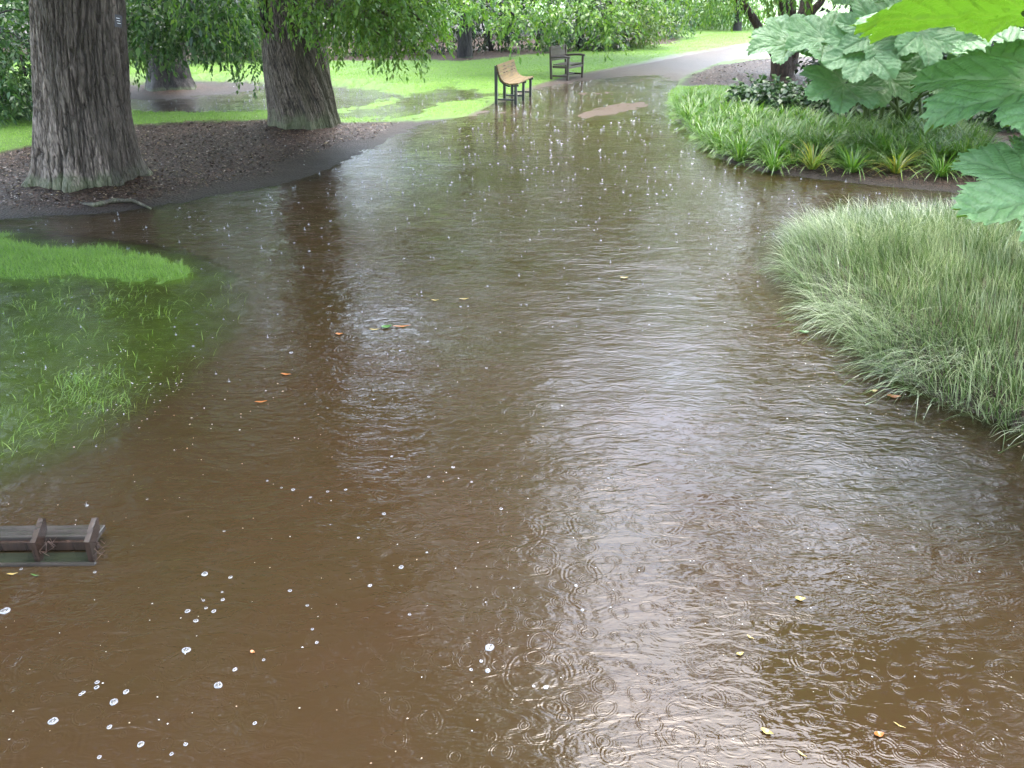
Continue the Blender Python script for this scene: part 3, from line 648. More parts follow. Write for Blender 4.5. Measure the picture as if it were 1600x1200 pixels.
# ------------------------------------------------------------------ giant-leaved plants
def gunnera_mat():
    t = NT('giant_leaf'); v = t.attr('vein'); oc = t.obj(); g = t.geo()
    n1 = t.noise(9, 4, .6, oc); n2 = t.noise(45, 3, .6, oc)
    col = t.mix(t.ramp(n1, (.3, 0), (.7, 1)), (.088, .19, .078), (.165, .30, .14))
    col = t.mix(t.math('MULTIPLY', v, .6), col, (.22, .30, .15))
    under = t.mix(t.math('MULTIPLY', v, .6), (.08, .16, .012), (.18, .21, .045))
    col2 = t.mix(g.outputs['Backfacing'], col, under)
    nr = t.bump(t.math('ADD', t.math('MULTIPLY', n2, .5), n1), .7, .02)
    p = t.pbsdf(color=col2, rough=.45, spec=.4, normal=nr)
    tl = t.n('BsdfTranslucent', {'Color': (.14, .34, .02, 1)}).outputs[0]
    return t.fin(t.n('MixShader', {0: .28, 1: p, 2: tl}).outputs[0])
M['gunnera'] = gunnera_mat()
M['gunnera_stem'] = flat_mat('prickly_stem', (.07, .11, .025), .5, 60, .5)
def gunnera_mesh(Rad, seed, nth=220, nr=34, cup=.22, edge=.12):
    gap = .22; th = np.linspace(-math.pi + gap, math.pi - gap, nth); r = np.linspace(0, 1, nr) ** .85
    RR, TH = np.meshgrid(r, th, indexing='ij')
    nl = 7; cen = np.linspace(-2.45, 2.45, nl) + np.random.default_rng(seed).normal(size=nl) * .05
    dth = TH[..., None] - cen; k = np.abs(dth).argmin(-1); da = np.take_along_axis(dth, k[..., None], -1)[..., 0]
    lobe = np.clip(1 - (np.abs(da) / .41) ** 2.2, 0, 1)
    sub = np.abs(np.cos(TH * 11 + seed)); tooth = np.abs(((TH * 13 + seed * .37) % 1) * 2 - 1); tooth2 = np.abs(((TH * 31 + seed) % 1) * 2 - 1)
    base = 1 - .14 * np.abs(TH / math.pi) ** 2
    Ro = base * (.66 + .28 * lobe ** .8 + .045 * sub + .065 * tooth + .03 * tooth2 + .05 * noise(TH * 2, 0 * TH, seed, 4))
    rr = RR * (1 + (Ro - 1) * RR ** 1.2)
    x, y = rr * np.cos(TH), rr * np.sin(TH)
    u = rr * np.cos(da); v = np.abs(rr * np.sin(da)); sp_ = .15
    s1 = (u - v * 1.1 + .07) / sp_; s = np.abs((s1 % 1) - .5) * 2           # 1 on a vein
    tert = np.abs(((u + v * 1.6) / .055 % 1) - .5) * 2
    vein1 = np.exp(-(v / (.012 + .008 * (1 - rr))) ** 2); vein2 = sstep(.86, 1, s) * sstep(.01, .03, v) * (rr > .15)
    z = cup * rr ** 1.6 + .10 * np.minimum(v, .28) * sstep(.1, .5, rr) * 2 - .05 * vein1 * rr - .020 * vein2 + .009 * (1 - s) + .007 * tert * (rr > .2)
    z = z - edge * rr ** 4 * (.6 + .6 * np.abs(np.sin(TH * 3.5 + seed))) + .06 * noise(x * 2.5, y * 2.5, seed, 8) * rr + .02 * noise(x * 9, y * 9, seed, 9)
    V = np.stack([x, y, z], -1).reshape(-1, 3) * Rad
    idx = np.arange(nr * nth).reshape(nr, nth)
    F = np.stack([idx[:-1, :-1], idx[1:, :-1], idx[1:, 1:], idx[:-1, 1:]], -1).reshape(-1, 4)
    return mesh_np('giant_leaf', V, F, [M['gunnera']], True, dict(vein=np.clip(vein1 + .7 * vein2, 0, 1).ravel()))
def put_leaf(root, me, base, c, tip_dir, normal, stem=True, label=None, sr=.028):
    """c world position of leaf centre, tip_dir where the middle lobe points, normal of its upper face"""
    nrm = Vector(normal).normalized(); tip = Vector(tip_dir); tip = (tip - tip.dot(nrm) * nrm).normalized(); sd_ = nrm.cross(tip)
    o = link('leaf', me, root); loc = Vector(c) - Vector(root.location)
    o.matrix_local = Matrix.Translation(loc) @ Matrix((tip, sd_, nrm)).transposed().to_4x4()
    if label: o['label'] = label
    if stem:
        mb = MB(); b = np.array(base) - np.array(root.location); e = np.array(loc); t = np.linspace(0, 1, 10)[:, None]
        hor = e - b; p = b + np.array([hor[0], hor[1], 0]) * t ** 1.6 + np.array([0, 0, hor[2]]) * (1 - (1 - t) ** 1.25)
        mb.tube(p, np.linspace(sr * 1.3, sr * .7, 10), 8)
        for q in range(26):
            k = rng.random(); i = int(k * 9); pt = p[i] + (p[min(i + 1, 9)] - p[i]) * (k * 9 - i); a = rng.uniform(0, 6.28)
            dd = np.array([math.cos(a), math.sin(a), .2]); mb.tube([pt + dd * sr * .7, pt + dd * (sr + .012)], [.004, .0008], 4)
        mb.build('stalk', M['gunnera_stem'], root, True)
gm_protos = [gunnera_mesh(.66, s) for s in (1, 2, 3, 5)]
gb = G(1400, 222); gp0 = empty('giant_rhubarb_plant', (gb[0], gb[1], .1), label='huge-leaved green plant in the bed beyond the strap-leaved clumps', category='plant')
far_leaves = [  # px, py, D, tip direction, normal
    (1290, 62, 13.6, (-1, -.3, -.3), (-.15, -.55, 1), 0), (1235, 66, 13.9, (-1, -.2, -.25), (-.3, -.5, 1), 1),
    (1372, 52, 13.2, (-.3, -1, -.6), (-.1, -.85, .8), 3), (1352, 78, 13.0, (-.5, -.9, -.6), (-.25, -.75, .8), 2), (1440, 50, 13.0, (.1, -1, -.5), (.1, -.8, .8), 1), (1425, 28, 14.2, (-.1, -1, .1), (0, -.6, .9), 0),
    (1318, 132, 13.2, (-1, -.4, -.25), (-.1, -.7, .9), 3), (1380, 112, 13.5, (-.2, -1, -.5), (0, -.8, .6), 1), (1500, 60, 13.8, (.8, -.7, -.3), (.2, -.7, .9), 2), (1560, 120, 12.6, (-.7, -.7, -.3), (-.1, -.6, 1), 0),
    (1480, 110, 13.6, (.2, -1, -.5), (.1, -.7, .8), 3), (1620, 100, 13.4, (.8, -.6, -.2), (.3, -.5, 1), 1), (1350, 6, 15.6, (-.2, .6, .4), (.1, -.5, 1), 3), (1470, -5, 15.5, (.3, .6, .4), (.1, -.5, 1), 1)]
for px, py, D, tipd, nr_, k in far_leaves:
    put_leaf(gp0, gm_protos[k], (gb[0] + rng.normal() * .35, gb[1] + rng.normal() * .3 + .3, .1), P(px, py, D), tipd, nr_, sr=.032)
nb = np.array([5.2, 6.6, .05]); gp1 = empty('giant_rhubarb_plant', nb, label='huge-leaved plant at the right edge whose big crinkled leaves hang over the sedge', category='plant')
near = [ # px,py of the centre, D, radius, tip, normal
    (1652, 128, 4.7, .72, (-1, -.15, -.26), (-.28, -.20, .92), 'light green crinkled leaf pointing left with a toothed edge'),
    (1690, 304, 4.1, .60, (-1, -.1, -.06), (-.10, -.34, .92), 'lowest crinkled leaf hanging over the sedge'),
    (1600, 20, 4.9, .82, (-1, .1, .04), (-.02, .24, .97), 'leaf showing its bright yellow-green underside'),
    (1610, 92, 6.2, .50, (-1, -.2, -.1), (-.1, -.30, .95), 'smaller grey-green leaf behind the toothed one')]
for i, (px, py, D, rd, tipd, nr_, lab) in enumerate(near):
    put_leaf(gp1, gunnera_mesh(rd, 7 + i * 3, 520, 70, .10, .10), nb, P(px, py, D), tipd, nr_, label=lab, sr=.022)
label_plate(P(1552, 70, 6.0), R(10), 'tiny black label hanging among the giant leaves at the top right', .03)

# ------------------------------------------------------------------ strap-leaved clumps
def clump_mesh(n, L, seed, mat):
    r_ = np.random.default_rng(seed)
    a = r_.uniform(0, 6.283, n); pos = np.stack([np.cos(a) * .07 * r_.random(n), np.sin(a) * .07 * r_.random(n), 0 * a - .01], 1)
    V, F = blades(pos, L * r_.uniform(.7, 1.15, n), r_.uniform(.018, .030, n), a, r_.uniform(.45, 1.35, n), seg=5, curl=1.0)
    V[:, 2] = np.maximum(V[:, 2], .003)
    return mesh_np('strap_leaves', V, F, [mat])
cl = [clump_mesh(80, .62, 1, M['strap']), clump_mesh(70, .58, 2, M['strap']), clump_mesh(74, .6, 3, M['strap_yellow']), clump_mesh(66, .54, 4, M['strap'])]
def put_clump(me, px, py, label, sc=1.0, group='strap-leaved clumps edging the flooded path'):
    g = G(px, py); z = float(terrain(np.array([g[0]]), np.array([g[1]]))[0])
    o = link('strap_leaf_clump', me, label=label, category='plant clump', group=group)
    o.location = (g[0], g[1], max(z, 0) - .01); o.rotation_euler = (0, 0, rng.uniform(0, 6.28)); o.scale = (sc, sc, sc * rng.uniform(.9, 1.1))
ordn = ['first', 'second', 'third', 'fourth', 'fifth', 'sixth', 'seventh', 'eighth', 'ninth']
for i, (px, py, k) in enumerate([(1155, 254, 0), (1208, 268, 1), (1268, 270, 2), (1330, 275, 0), (1398, 278, 2), (1468, 284, 1), (1522, 284, 3)]):
    put_clump(cl[k], px, py, f'{ordn[i]} clump from the left in the strap-leaf front row' + (', blades turning yellow' if k == 2 else ''), 1.0)
for (px, py) in [(1062, 182), (1075, 196), (1085, 208), (1098, 220), (1112, 232), (1128, 242), (1060, 168)]:
    put_clump(cl[int(rng.integers(0, 4)) % 4 if False else int(rng.choice([0, 1, 3]))], px, py, 'green strap-leaved clump at the water line where the bed curves away', .85)
for i in range(280):
    t_ = rng.random(); px = 1070 + 470 * t_; lo = np.interp(px, [1070, 1130, 1200, 1540], [190, 240, 262, 276]); hi = np.interp(px, [1070, 1130, 1200, 1540], [160, 170, 200, 232])
    put_clump(cl[int(rng.choice([0, 1, 3, 1, 0, 3]))], px, rng.uniform(hi, lo), 'green strap-leaved clump inside the planted band behind its front row', rng.uniform(.75, 1.0))
# ------------------------------------------------------------------ broad-leaved low shrubs
for i, (px, py, sx, lab) in enumerate([(1185, 192, .55, 'glossy low shrub at the left end of the bed beside the lawn patch'), (1235, 200, .60, 'glossy low shrub in front of the reddish stems'), (1285, 205, .55, 'glossy low shrub beneath the lowest far giant leaf'), (1340, 208, .5, 'shaded low shrub under the giant leaves'), (1560, 225, .8, 'dark shaded shrub below the near giant leaf'), (1450, 215, .6, 'dark shaded shrub among the giant leaf stalks')]):
    g = G(px, py - 8)
    shrub((g[0], g[1]), [((g[0], g[1], .38), (sx, .45, .30), 330, dict(per=5, L=.12, Wd=.085, step=.05, droop=.5, shell=.4, zmin=.05))], M['leaf_gloss'], lab, 'low glossy shrubs in the bed', 'low_shrub')
bank(1500, 1900, 150, 17.5, 2.6, M['leaf_dark'], 'dark shrub filling the back of the bed at the right edge', 3, 260, group='shrubs at the back of the bed')
bank(1330, 1500, 150, 18.5, 2.0, M['leaf_dark'], 'dark shrub behind the stalks of the giant leaves', 2, 260, group='shrubs at the back of the bed')

# ------------------------------------------------------------------ sedge mass on the right
def pts_in(Q, n, margin=0.0):
    lo, hi = Q.min(0), Q.max(0); outp = np.zeros((0, 2))
    while len(outp) < n:
        p = rng.uniform(lo, hi, (n * 2, 2)); d = sdist(p[:, 0], p[:, 1], Q); outp = np.concatenate([outp, p[d < -margin]])
    return outp[:n]
Q = ISR.copy(); p = pts_in(Q, 50000, .0); p = p[(p[:, 0] < 6.5)]
d = -sdist(p[:, 0], p[:, 1], Q); e = .05
gxn = -(sdist(p[:, 0] + e, p[:, 1], Q) - sdist(p[:, 0] - e, p[:, 1], Q)); gyn = -(sdist(p[:, 0], p[:, 1] + e, Q) - sdist(p[:, 0], p[:, 1] - e, Q))
outward = np.arctan2(-gyn, -gxn)
tuft = fbm(p[:, 0] * 2.6, p[:, 1] * 2.6, seed=31)
edge = np.exp(-d / .45)
n = len(p); wind = np.pi * 1.12 + 1.3 * tuft
ang = np.where(rng.random(n) < np.clip(edge * 1.2 + .15, 0, 1), outward + rng.normal(size=n) * .5, wind + rng.normal(size=n) * .7)
lean = np.clip(.40 + .55 * edge + .35 * tuft + rng.normal(size=n) * .22, .08, 1.35)
z = terrain(p[:, 0], p[:, 1])
V, F = blades(np.stack([p[:, 0], p[:, 1], z], 1), (.31 + .11 * tuft + rng.normal(size=n) * .05) * (1 + .20 * edge), rng.uniform(.004, .0092, n), ang, lean, seg=5, curl=.9, wtip=.1)
V[:, 2] = np.maximum(V[:, 2], .004 + .01 * rng.random(len(V)))
link('sedge', mesh_np('sedge', V, F, [M['sedge']]), kind='stuff', label='mass of pale silvery green sedge leaning into the water at the right')
# ------------------------------------------------------------------ lawn grass
def lawn(Q, n, L, wd, name, mulmax=.35, zmin=.0, ymax=99, lean=.5):
    p = pts_in(Q, n); zz, mu, pa, sh, dd = terrain(p[:, 0], p[:, 1], True)
    k = (zz > zmin) & (mu < mulmax) & (pa < .4) & (p[:, 1] < ymax); p, zz = p[k], zz[k]; n = len(p)
    return blades(np.stack([p[:, 0], p[:, 1], zz - .003], 1), L * rng.uniform(.5, 1.2, n), wd * rng.uniform(.7, 1.2, n), rng.uniform(0, 6.28, n), rng.uniform(.15, lean * 2, n), seg=2)
parts = [lawn(ISL, 46000, .070, .0042, 'a')]
p = pts_in(SHL, 3600); zz = terrain(p[:, 0], p[:, 1]); cl_n = fbm(p[:, 0] * 2.2, p[:, 1] * 2.2, seed=77)
prob = np.where(zz > -.012, .9, sstep(-.1, .5, cl_n) * .75); k = rng.random(len(p)) < prob; p, zz = p[k], zz[k]
def tuftpos(cx, cy, n, s): return np.stack([rng.normal(cx, s, n), rng.normal(cy, s, n)], 1)
for px, py, n_, s_ in ((130, 615, 240, .15), (60, 650, 110, .16), (180, 635, 120, .12), (100, 595, 90, .12), (40, 690, 80, .14), (150, 590, 70, .1), (150, 480, 90, .2), (240, 490, 60, .12), (60, 480, 60, .2), (200, 460, 90, .2)):
    g = G(px, py); q = tuftpos(*g, n_, s_); p = np.concatenate([p, q])
zz = terrain(p[:, 0], p[:, 1]); n = len(p)
parts.append(blades(np.stack([p[:, 0], p[:, 1], zz], 1), rng.uniform(.05, .10, n) + np.clip(-zz, 0, .05), rng.uniform(.0035, .0065, n), rng.normal(.4, 1.2, n), rng.uniform(.4, 1.5, n), seg=3))
LA = poly([(-250, 262), (0, 252), (60, 243), (220, 208), (420, 198), (600, 192), (745, 178), (765, 165), (700, 130), (560, 120), (200, 120), (-250, 150)])
parts.append(lawn(LA, 80000, .042, .009, 'b'))
LB = poly([(-100, 135), (200, 128), (560, 132), (740, 150), (800, 147), (900, 118), (1000, 102), (1190, 69), (1190, 40), (1060, 70), (960, 82), (830, 93), (600, 104), (200, 104)])
parts.append(lawn(LB, 70000, .032, .016, 'c'))
LC = poly([(1040, 138), (1160, 134), (1180, 155), (1050, 162)])
parts.append(lawn(LC, 5000, .06, .014, 'd'))
V, F = join(parts)
link('lawn_grass', mesh_np('lawn_grass', V, F, [M['grass']]), kind='stuff', label='bright green lawn grass, some of it standing in the water')

# ------------------------------------------------------------------ bark chips and fallen leaves on the mulch
def chips(Q, n, L, name, cols):
    p = pts_in(Q, n); zz, mu, pa, sh, dd = terrain(p[:, 0], p[:, 1], True)
    k = (mu > .5) & (zz > .035); p, zz = p[k], zz[k]; n = len(p)
    a = rng.uniform(0, 6.28, n); d = np.stack([np.cos(a), np.sin(a), rng.normal(size=n) * .25], 1)
    return leaves(np.stack([p[:, 0], p[:, 1], zz + .004], 1), d, np.array([0, 0, 1.0]) + rng.normal(size=(n, 3)) * .3, L * rng.uniform(.5, 1.5, n), L * .5 * rng.uniform(.5, 1.3, n))
t = NT('bark_chip'); g = t.geo().outputs['Random Per Island']
M['chip'] = t.fin(t.pbsdf(color=t.ramp(g, (0, (.014, .009, .007)), (.5, (.048, .027, .019)), (.82, (.12, .065, .04)), (.93, (.28, .23, .2)), (1, (.28, .2, .04))), rough=.45))
V, F = join([chips(MUL, 24000, .045, 'x', None), chips(MULR, 5000, .06, 'y', None), chips(MULF, 9000, .09, 'z', None)])
link('bark_mulch', mesh_np('bark_mulch', V, F, [M['chip']]), kind='stuff', label='loose reddish brown bark chips round the trunks')

# ------------------------------------------------------------------ benches
def frame_pts(side):  # curved side profile of the low bench: x forward, z up
    return [(-.20, .80), (-.17, .66), (-.12, .52), (-.03, .42), (.08, .385), (.22, .40), (.34, .425)]
def low_bench():
    g0 = G(775, 163); rz = R(-13)
    r = empty('park_bench', (g0[0] + .2, g0[1], 0), rz, label='slatted bench with mossy golden timber and dark iron ends standing in the water', category='bench')
    Ln = 1.75; pr = np.array([(0.0, .86), (.04, .70), (.09, .55), (.18, .465), (.30, .43), (.42, .435), (.53, .45)]) - np.array([.2, 0])
    for y in (0.04, Ln / 2, Ln - .04):
        mb = MB()
        mb.tube([(p_[0], y, p_[1] - .03) for p_ in pr], .022, 8)
        mb.box((pr[0][0] - .01, y, .32), (.065, .06, 1.04), None, .006); mb.box((.26, y, .17), (.06, .06, .56), None, .006)
        mb.box((.03, y, .10), (.40, .035, .035), None, .006)
        mb.build('iron_end', M['iron'], r)
    seg = np.linspace(0, 1, 60); xs = np.interp(seg, np.linspace(0, 1, 7), pr[:, 0]); zs = np.interp(seg, np.linspace(0, 1, 7), pr[:, 1])
    L_ = np.concatenate([[0], np.cumsum(np.hypot(np.diff(xs), np.diff(zs)))]); tot = L_[-1]; ns = 11; back, seat = MB(), MB()
    for k in range(ns):
        a, b = (k + .06) / ns * tot, (k + .94) / ns * tot
        x0, z0, x1, z1 = np.interp(a, L_, xs), np.interp(a, L_, zs), np.interp(b, L_, xs), np.interp(b, L_, zs)
        nx_, nz_ = -(z1 - z0), (x1 - x0); l = math.hypot(nx_, nz_); nx_, nz_ = nx_ / l * .028, nz_ / l * .028
        (back if k < 6 else seat).plank([(x0, z0), (x1, z1), (x1 + nx_, z1 + nz_), (x0 + nx_, z0 + nz_)], 0, Ln)
    back.build('backrest', M['wood_gold'], r); seat.build('seat', M['wood_gold'], r)
low_bench()
def arm_bench():
    g0 = G(861, 126); rz = R(-28)
    r = empty('arm_bench', (g0[0], g0[1], 0), rz, label='dark brown wooden bench with arms behind the golden one, at the lawn edge', category='bench')
    Ln, dp = 1.1, .52
    for y in (.03, Ln - .03):
        for x, h, nm in ((0, .92, 'back_leg'), (dp, .64, 'front_leg')):
            mb = MB(); mb.box((x - (.03 if x == 0 else 0), y, h / 2 - .05), (.06, .06, h + .1), Matrix.Rotation(R(-3 if x == 0 else 0), 3, 'Y'), .006); mb.build(nm, M['wood_brown'], r)
        mb = MB(); mb.tube([(-.03, y, .63), (.2, y, .655), (.42, y, .665), (dp + .06, y, .65)], .032, 8); mb.build('armrest', M['wood_brown'], r)
        mb = MB(); mb.box((dp / 2, y, .13), (dp - .07, .035, .05)); mb.box((dp / 2, y, .38), (dp - .07, .035, .07)); mb.build('side_rail', M['wood_brown'], r)
    mb = MB()
    for k in range(7): mb.box((.06 + k * .072, Ln / 2, .43 + .004 * abs(k - 3)), (.06, Ln - .12, .022))
    mb.build('seat', M['wood_brown'], r)
    mb = MB(); mb.box((-.055, Ln / 2, .89), (.035, Ln - .12, .08)); mb.box((-.02, Ln / 2, .56), (.03, Ln - .12, .05))
    for k in range(15): mb.box((-.038, .11 + k * (Ln - .22) / 14, .72), (.016, .045, .29), Matrix.Rotation(R(-6), 3, 'Y'), .002)
    mb.build('backrest', M['wood_brown'], r)
    mb = MB(); mb.box((dp, Ln / 2, .37), (.03, Ln - .12, .07)); mb.box((dp / 2, Ln / 2, .13), (.035, Ln - .1, .05)); mb.build('front_rail', M['wood_brown'], r)
arm_bench()

# ------------------------------------------------------------------ half-sunk timber frame at the lower left
def scraper():
    g0 = G(150, 882); r = empty('boot_scraper', (g0[0], g0[1], 0), R(1), label='half-sunk wooden boot rack with two raised brackets at the lower left', category='boot rack')
    mb = MB(); mb.box((-.765, .175, .060), (1.46, .10, .028), None, .004); mb.build('top_plank', M['wood_grey'], r)
    mb = MB(); mb.box((-.765, .116, .03), (1.46, .022, .05), None, .003); mb.build('front_board', M['wood_post'], r)
    mb = MB(); mb.box((-.765, .055, -.006), (1.46, .08, .022), None, .003); mb.build('lower_plank', M['wood_algae'], r)
    mb = MB(); mb.box((-.75, .0, .0), (1.50, .022, .022), None, .004); mb.build('bottom_rail', M['wood_grey'], r)
    for x in (-.03, -.285, -.70, -1.1):
        mb = MB(); prof = [(.0, -.08), (.0, .115), (.115, .175), (.13, .165), (.118, .105), (.035, .055), (.035, -.08)]
        n = len(prof); V = [(x - .013, p_[0] + .02, p_[1]) for p_ in prof] + [(x + .013, p_[0] + .02, p_[1]) for p_ in prof]
        F = [(i, (i + 1) % n, n + (i + 1) % n, n + i) for i in range(n)] + [(0, 1, 6)[::-1], (1, 2, 5, 6)[::-1], (2, 3, 4, 5)[::-1], (n, n + 1, n + 6), (n + 1, n + 2, n + 5, n + 6), (n + 2, n + 3, n + 4, n + 5)]
        mb.add(V, F); mb.build('bracket', M['wood_post'], r)
    for x in (-.27, -.02):
        mb = MB()
        for k in range(7):
            a = rng.uniform(0, 6.28); b0 = np.array([x + .03, .05 + rng.normal() * .02, .09]); mb.tube([b0, b0 + np.array([rng.normal() * .02, rng.normal() * .02, -.03]), b0 + np.array([rng.normal() * .04, rng.normal() * .04, -.07 + rng.random() * .06])], [.0022, .002, .0008], 5)
        mb.build('caught_twigs', M['bark_red'], r)
scraper()

# ------------------------------------------------------------------ rain: splashes, bubbles, specks
t = NT('splash_painted_glint'); lw = t.pbsdf(color=(.32, .34, .38), rough=.15, spec=.8); tr = t.n('BsdfTransparent').outputs[0]  # pale base colour stands in for sky light caught by the drops
M['splash'] = t.fin(t.n('MixShader', {0: .4, 1: lw, 2: tr}).outputs[0])
t = NT('foam'); n1 = t.noise(2.6, 3, .6, t.obj()); fo = t.math('MULTIPLY', t.attr('rim'), t.ramp(n1, (.3, .45), (.6, 1.0)))
M['foam'] = t.fin(t.n('MixShader', {0: fo, 1: t.n('MixShader', {0: .12, 1: t.n('BsdfTransparent').outputs[0], 2: t.n('BsdfGlossy', {'Roughness': .08}).outputs[0]}).outputs[0], 2: t.pbsdf(color=(.26, .27, .30), rough=.3, spec=.6)}).outputs[0])
def splash_parts(pos, s):
    mb_V, mb_F, n0 = [], [], 0
    n = len(pos); k = 7; th = np.linspace(0, 2 * np.pi, k, endpoint=False)
    for i in range(n):
        rr = s[i]; hgt = rr * rng.uniform(.6, 2.6); kind = rng.random()
        prof = [(rr * 1.0, .0), (rr * .75, rr * .28), (rr * .32, rr * .35), (rr * .18, hgt * .6), (rr * .22, hgt * .8), (rr * .05, hgt)] if kind < .55 else [(rr * 1.2, 0), (rr * 1.0, rr * .35), (rr * .7, rr * .2), (rr * .2, rr * .15), (rr * .12, rr * .18), (.0005, rr * .2)]
        V = np.array([[p_[0] * math.cos(a) * (1 + .3 * rng.normal() * (j > 0)), p_[0] * math.sin(a) * (1 + .3 * rng.normal() * (j > 0)), p_[1] * (1 + .25 * rng.normal())] for j, p_ in enumerate(prof) for a in th]) + pos[i]
        idx = np.arange(len(prof) * k).reshape(-1, k); nx = np.roll(idx, -1, 1)
        mb_V.append(V); mb_F.append(np.stack([idx[:-1], nx[:-1], nx[1:], idx[1:]], -1).reshape(-1, 4) + n0); n0 += len(V)
        for q in range(rng.integers(1, 5)):
            c = pos[i] + np.array([rng.normal() * rr * 1.6, rng.normal() * rr * 1.6, abs(rng.normal()) * rr * 2.0 + .004]); b = rng.uniform(.12, .28) * rr
            V = c + b * np.array([(1, 0, 0), (0, 1, 0), (-1, 0, 0), (0, -1, 0), (0, 0, 1.2), (0, 0, -1.2)])
            mb_V.append(V); mb_F.append(np.array([(0, 1, 4, 4), (1, 2, 4, 4), (2, 3, 4, 4), (3, 0, 4, 4), (1, 0, 5, 5), (2, 1, 5, 5), (3, 2, 5, 5), (0, 3, 5, 5)]) + n0); n0 += 6
    return np.concatenate(mb_V), np.concatenate(mb_F)
pp = []
while len(pp) < 3300:
    x, y = rng.uniform(-9, 9), rng.uniform(3, 26) ** 1.0
    # heavier towards the middle distance, as in a gust of the shower
    if rng.random() < (.2 if y < 6 else .8 if y < 9 else 1.0): pp.append((x, y))
pp = np.array(pp); zt = terrain(pp[:, 0], pp[:, 1]); pp = pp[(zt < .0) & (sdist(pp[:, 0], pp[:, 1], ISR) > .2)]
V, F = splash_parts(np.column_stack([pp, np.zeros(len(pp))]), rng.uniform(.005, .016, len(pp)) * np.clip(pp[:, 1] / 11, .55, 1.1))
tri = F[:, 2] == F[:, 3]
link('rain_splashes', mesh_np('rain_splashes', V, [F[~tri], F[tri][:, :3]], [M['splash']], True), kind='stuff', label='small splashes thrown up by heavy rain on the flood, caught sky light painted white')
def bubble_mesh(r_, seed):
    q = np.random.default_rng(seed); k = 20; th = np.linspace(0, 2 * np.pi, k, endpoint=False)
    prof = [(1.0, 0), (.98, .18), (.82, .34), (.62, .30), (.42, .18), (.25, .24), (.0001, .27)]
    V = np.array([(p_[0] * math.cos(a) * r_ * (1 + .12 * math.sin(2 * a + seed)), p_[0] * math.sin(a) * r_ * (1 + .08 * math.sin(3 * a)), p_[1] * r_ * (1 + .2 * q.normal())) for p_ in prof for a in th])
    idx = np.arange(len(prof) * k).reshape(-1, k); nx = np.roll(idx, -1, 1)
    return mesh_np('foam_bubble', V, np.stack([idx[:-1], nx[:-1], nx[1:], idx[1:]], -1).reshape(-1, 4), [M['foam']], True, dict(rim=np.repeat([1, 1, 1, .55, .2, .5, .1], k)))
bm_ = [bubble_mesh(1.0, s) for s in range(4)]
bub = [(8, 955, .026), (291, 1016, .021), (320, 897, .018), (341, 1071, .021), (178, 1097, .020), (83, 1127, .021), (765, 1012, .024), (627, 886, .015), (600, 803, .013), (306, 970, .013), (293, 955, .014), (334, 955, .013), (318, 938, .008), (322, 950, .009), (348, 937, .011), (347, 925, .007), (360, 902, .012), (578, 915, .012), (458, 765, .013), (440, 762, .008), (485, 777, .009), (540, 765, .010), (512, 768, .010), (708, 730, .013), (220, 1163, .016), (197, 1081, .014), (152, 1066, .011), (151, 1074, .012), (171, 1136, .012), (453, 923, .011), (367, 1046, .012), (398, 1130, .010), (290, 1163, .010), (268, 1178, .009), (148, 824, .009), (65, 837, .008), (148, 894, .010), (33, 889, .009), (455, 551, .018), (760, 575, .012), (480, 946, .009), (495, 1004, .009), (412, 1031, .008), (488, 983, .009), (762, 1048, .014), (752, 1033, .010), (736, 1046, .009), (853, 1074, .013), (900, 915, .010), (130, 1082, .010), (126, 1085, .009), (155, 1183, .010), (834, 1072, .008), (783, 795, .012), (910, 953, .010), (670, 745, .010), (350, 830, .008), (230, 780, .007), (560, 840, .009), (640, 960, .009)]
for i, (px, py, r_) in enumerate(bub):
    big = {0: 'largest foam bubble, at the left edge below the boot rack', 6: 'big foam bubble near the bottom centre beside smaller ones', 7: 'foam bubble alone in the brown water just left of the centre', 38: 'foam bubble alone well above the others'}.get(i)
    o = link('foam_bubble', bm_[i % 4], label=big or 'small white foam bubble floating on the brown water in the foreground', category='bubble', group='foam bubbles in the foreground')
    g = G(px, py); o.location = (g[0], g[1], -.001); o.scale = (r_ * .8, r_ * .8, r_ * .8); o.rotation_euler = (0, 0, rng.uniform(0, 6.28))
# specks of petals and foam
def specks(n, gen, lo, hi):
    p = gen(n); a = rng.uniform(0, 6.28, len(p)); d = np.stack([np.cos(a), np.sin(a), 0 * a + .02], 1); L = rng.uniform(lo, hi, len(p))
    return leaves(np.column_stack([p, np.full(len(p), .004)]), d, np.array([0, 0, 1.0]) + rng.normal(size=(len(p), 3)) * .1, L, L * .7)
def g_all(n):
    y = rng.uniform(1.6, 11, n); x = rng.uniform(-.72, .62, n) * (y + 1); z = terrain(x, y); k = (z < -.004) & (sdist(x, y, ISR) > .05); return np.stack([x, y], 1)[k]
def g_pet(n):
    c = np.array([G(*q) for q in ((150, 555), (200, 545), (60, 575), (260, 610), (380, 640), (1350, 640), (1300, 560), (1500, 660), (180, 640))]); k = rng.integers(0, len(c), n); return c[k] + rng.normal(size=(n, 2)) * .22
V, F = join([specks(1100, g_all, .004, .010), specks(160, g_pet, .009, .018)])
t = NT('petal_speck'); g = t.geo().outputs['Random Per Island']
M['speck'] = t.fin(t.pbsdf(color=t.ramp(g, (0, (.32, .22, .15)), (.35, (.35, .31, .22)), (.6, (.45, .45, .45)), (1, (.5, .52, .54))), rough=.4))
link('petal_specks', mesh_np('petal_specks', V, F, [M['speck']]), kind='stuff', label='tiny pale petals and foam specks scattered over the water')
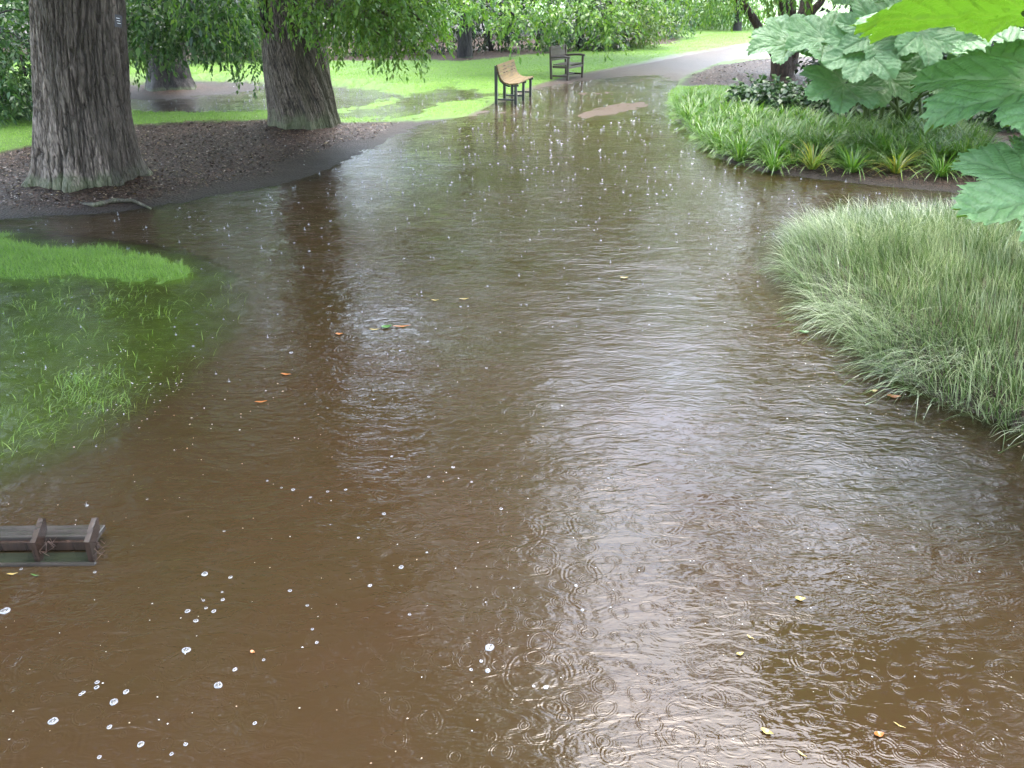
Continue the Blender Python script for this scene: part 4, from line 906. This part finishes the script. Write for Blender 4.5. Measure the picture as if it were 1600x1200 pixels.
# blossom fallen on the lawn and mulch
def g_lawn(n):
    y = rng.uniform(10, 34, n); x = rng.uniform(-.62, .3, n) * y; z = terrain(x, y); k = z > .01; return np.column_stack([x, y, z + .03])[k]
p = g_lawn(900); a = rng.uniform(0, 6.28, len(p)); L = rng.uniform(.015, .035, len(p))
V, F = leaves(p, np.stack([np.cos(a), np.sin(a), 0 * a], 1), np.array([0, 0, 1.0]) + rng.normal(size=(len(p), 3)) * .4, L, L * .7)
link('fallen_petals', mesh_np('fallen_petals', V, F, [M['speck']]), kind='stuff', label='tiny pale petals scattered over lawn and mulch')
# floating leaves
def float_leaf(px, py, L, wd, ang, mat, label):
    n = 9; s = np.linspace(0, 1, n); wv = wd * np.sin(np.pi * s ** .85) * .5 + .0004
    top = []
    for sgn in (-1, 0, 1): top.append(np.stack([s * L - L / 2, sgn * wv, .003 + .12 * wd * abs(sgn) + .10 * L * (s - .5) ** 2 * 2 + .0015 * np.sin(s * 9)], 1))
    V = np.concatenate(top); idx = np.arange(3 * n).reshape(3, n); F = np.stack([idx[:-1, :-1], idx[:-1, 1:], idx[1:, 1:], idx[1:, :-1]], -1).reshape(-1, 4)
    o = link('floating_leaf', mesh_np('floating_leaf', V, F, [mat], True), label=label, category='leaf', group='leaves floating on the flood')
    g = G(px, py); o.location = (g[0], g[1], .002); o.rotation_euler = (0, 0, R(ang))
O, Y, GR = M['orange_leaf'], M['yellow_leaf_f'], M['green_leaf_f']
for a in [(628, 511, .15, .025, 8, O, 'long narrow orange leaf just right of the green leaf in mid water'), (604, 512, .09, .06, 20, GR, 'green leaf beside the long narrow orange leaf in mid water'), (585, 516, .08, .02, 0, Y, 'thin pale leaf just left of the green leaf in mid water'),
          (530, 523, .06, .035, 0, O, 'small orange leaf left of the green leaf in mid water'), (447, 586, .08, .022, -12, O, 'narrow orange leaf alone left of centre'), (408, 629, .08, .018, 10, O, 'thin brown-orange leaf at the edge of the drowned grass'),
          (1396, 621, .09, .045, -10, O, 'orange leaf at the sedge edge'), (1365, 612, .06, .03, 10, Y, 'pale yellow leaf next to the orange one at the sedge edge'), (1257, 520, .09, .05, -5, GR, 'green leaf beside the sedge'),
          (1250, 937, .05, .028, -8, Y, 'pale yellow leaf in the silvery reflection at the right'), (1156, 1023, .034, .018, 15, Y, 'small yellow leaf below the silvery reflection'), (1198, 1145, .05, .022, -35, Y, 'tan leaf near the bottom right'),
          (1373, 1149, .04, .024, 5, O, 'small brown-orange leaf near the bottom right'), (395, 1020, .026, .014, -30, O, 'tiny orange leaf at the lower left of centre'), (1172, 997, .035, .008, -45, Y, 'thin straw-like leaf above the small yellow leaf'),
          (1405, 1135, .045, .005, -40, Y, 'thin straw floating near the bottom right corner'), (1253, 1180, .04, .006, -50, Y, 'thin straw at the bottom edge'), (680, 470, .07, .02, 0, Y, 'small straw-coloured leaf above the green leaf'), (725, 468, .09, .02, 8, Y, 'narrow pale leaf in the upper middle of the water'), (975, 435, .08, .04, 0, Y, 'pale leaf in the rain-pocked middle water'),
          (20, 898, .05, .010, 8, Y, 'pale blade-like leaf just below the boot rack'), (55, 900, .05, .006, -15, GR, 'thin green blade just below the boot rack')]:
    float_leaf(*a)

# ------------------------------------------------------------------ haze of the rain
hz_m = NT('rain_haze'); pv = hz_m.n('VolumePrincipled', {'Color': (.90, .93, .95, 1), 'Density': .00013, 'Anisotropy': .2})
hz_m.t.links.new(pv.outputs[0], hz_m.out.inputs['Volume'])
bm = bmesh.new(); bmesh.ops.create_cube(bm, size=1)
me = bpy.data.meshes.new('haze'); 
for v in bm.verts: v.co = Vector((v.co.x * 1150, 210 + v.co.y * 460, 12.5 + v.co.z * 27))
bm.to_mesh(me); bm.free(); me.materials.append(hz_m.m)
link('haze', me, kind='stuff', label='thin grey haze of heavy rain')
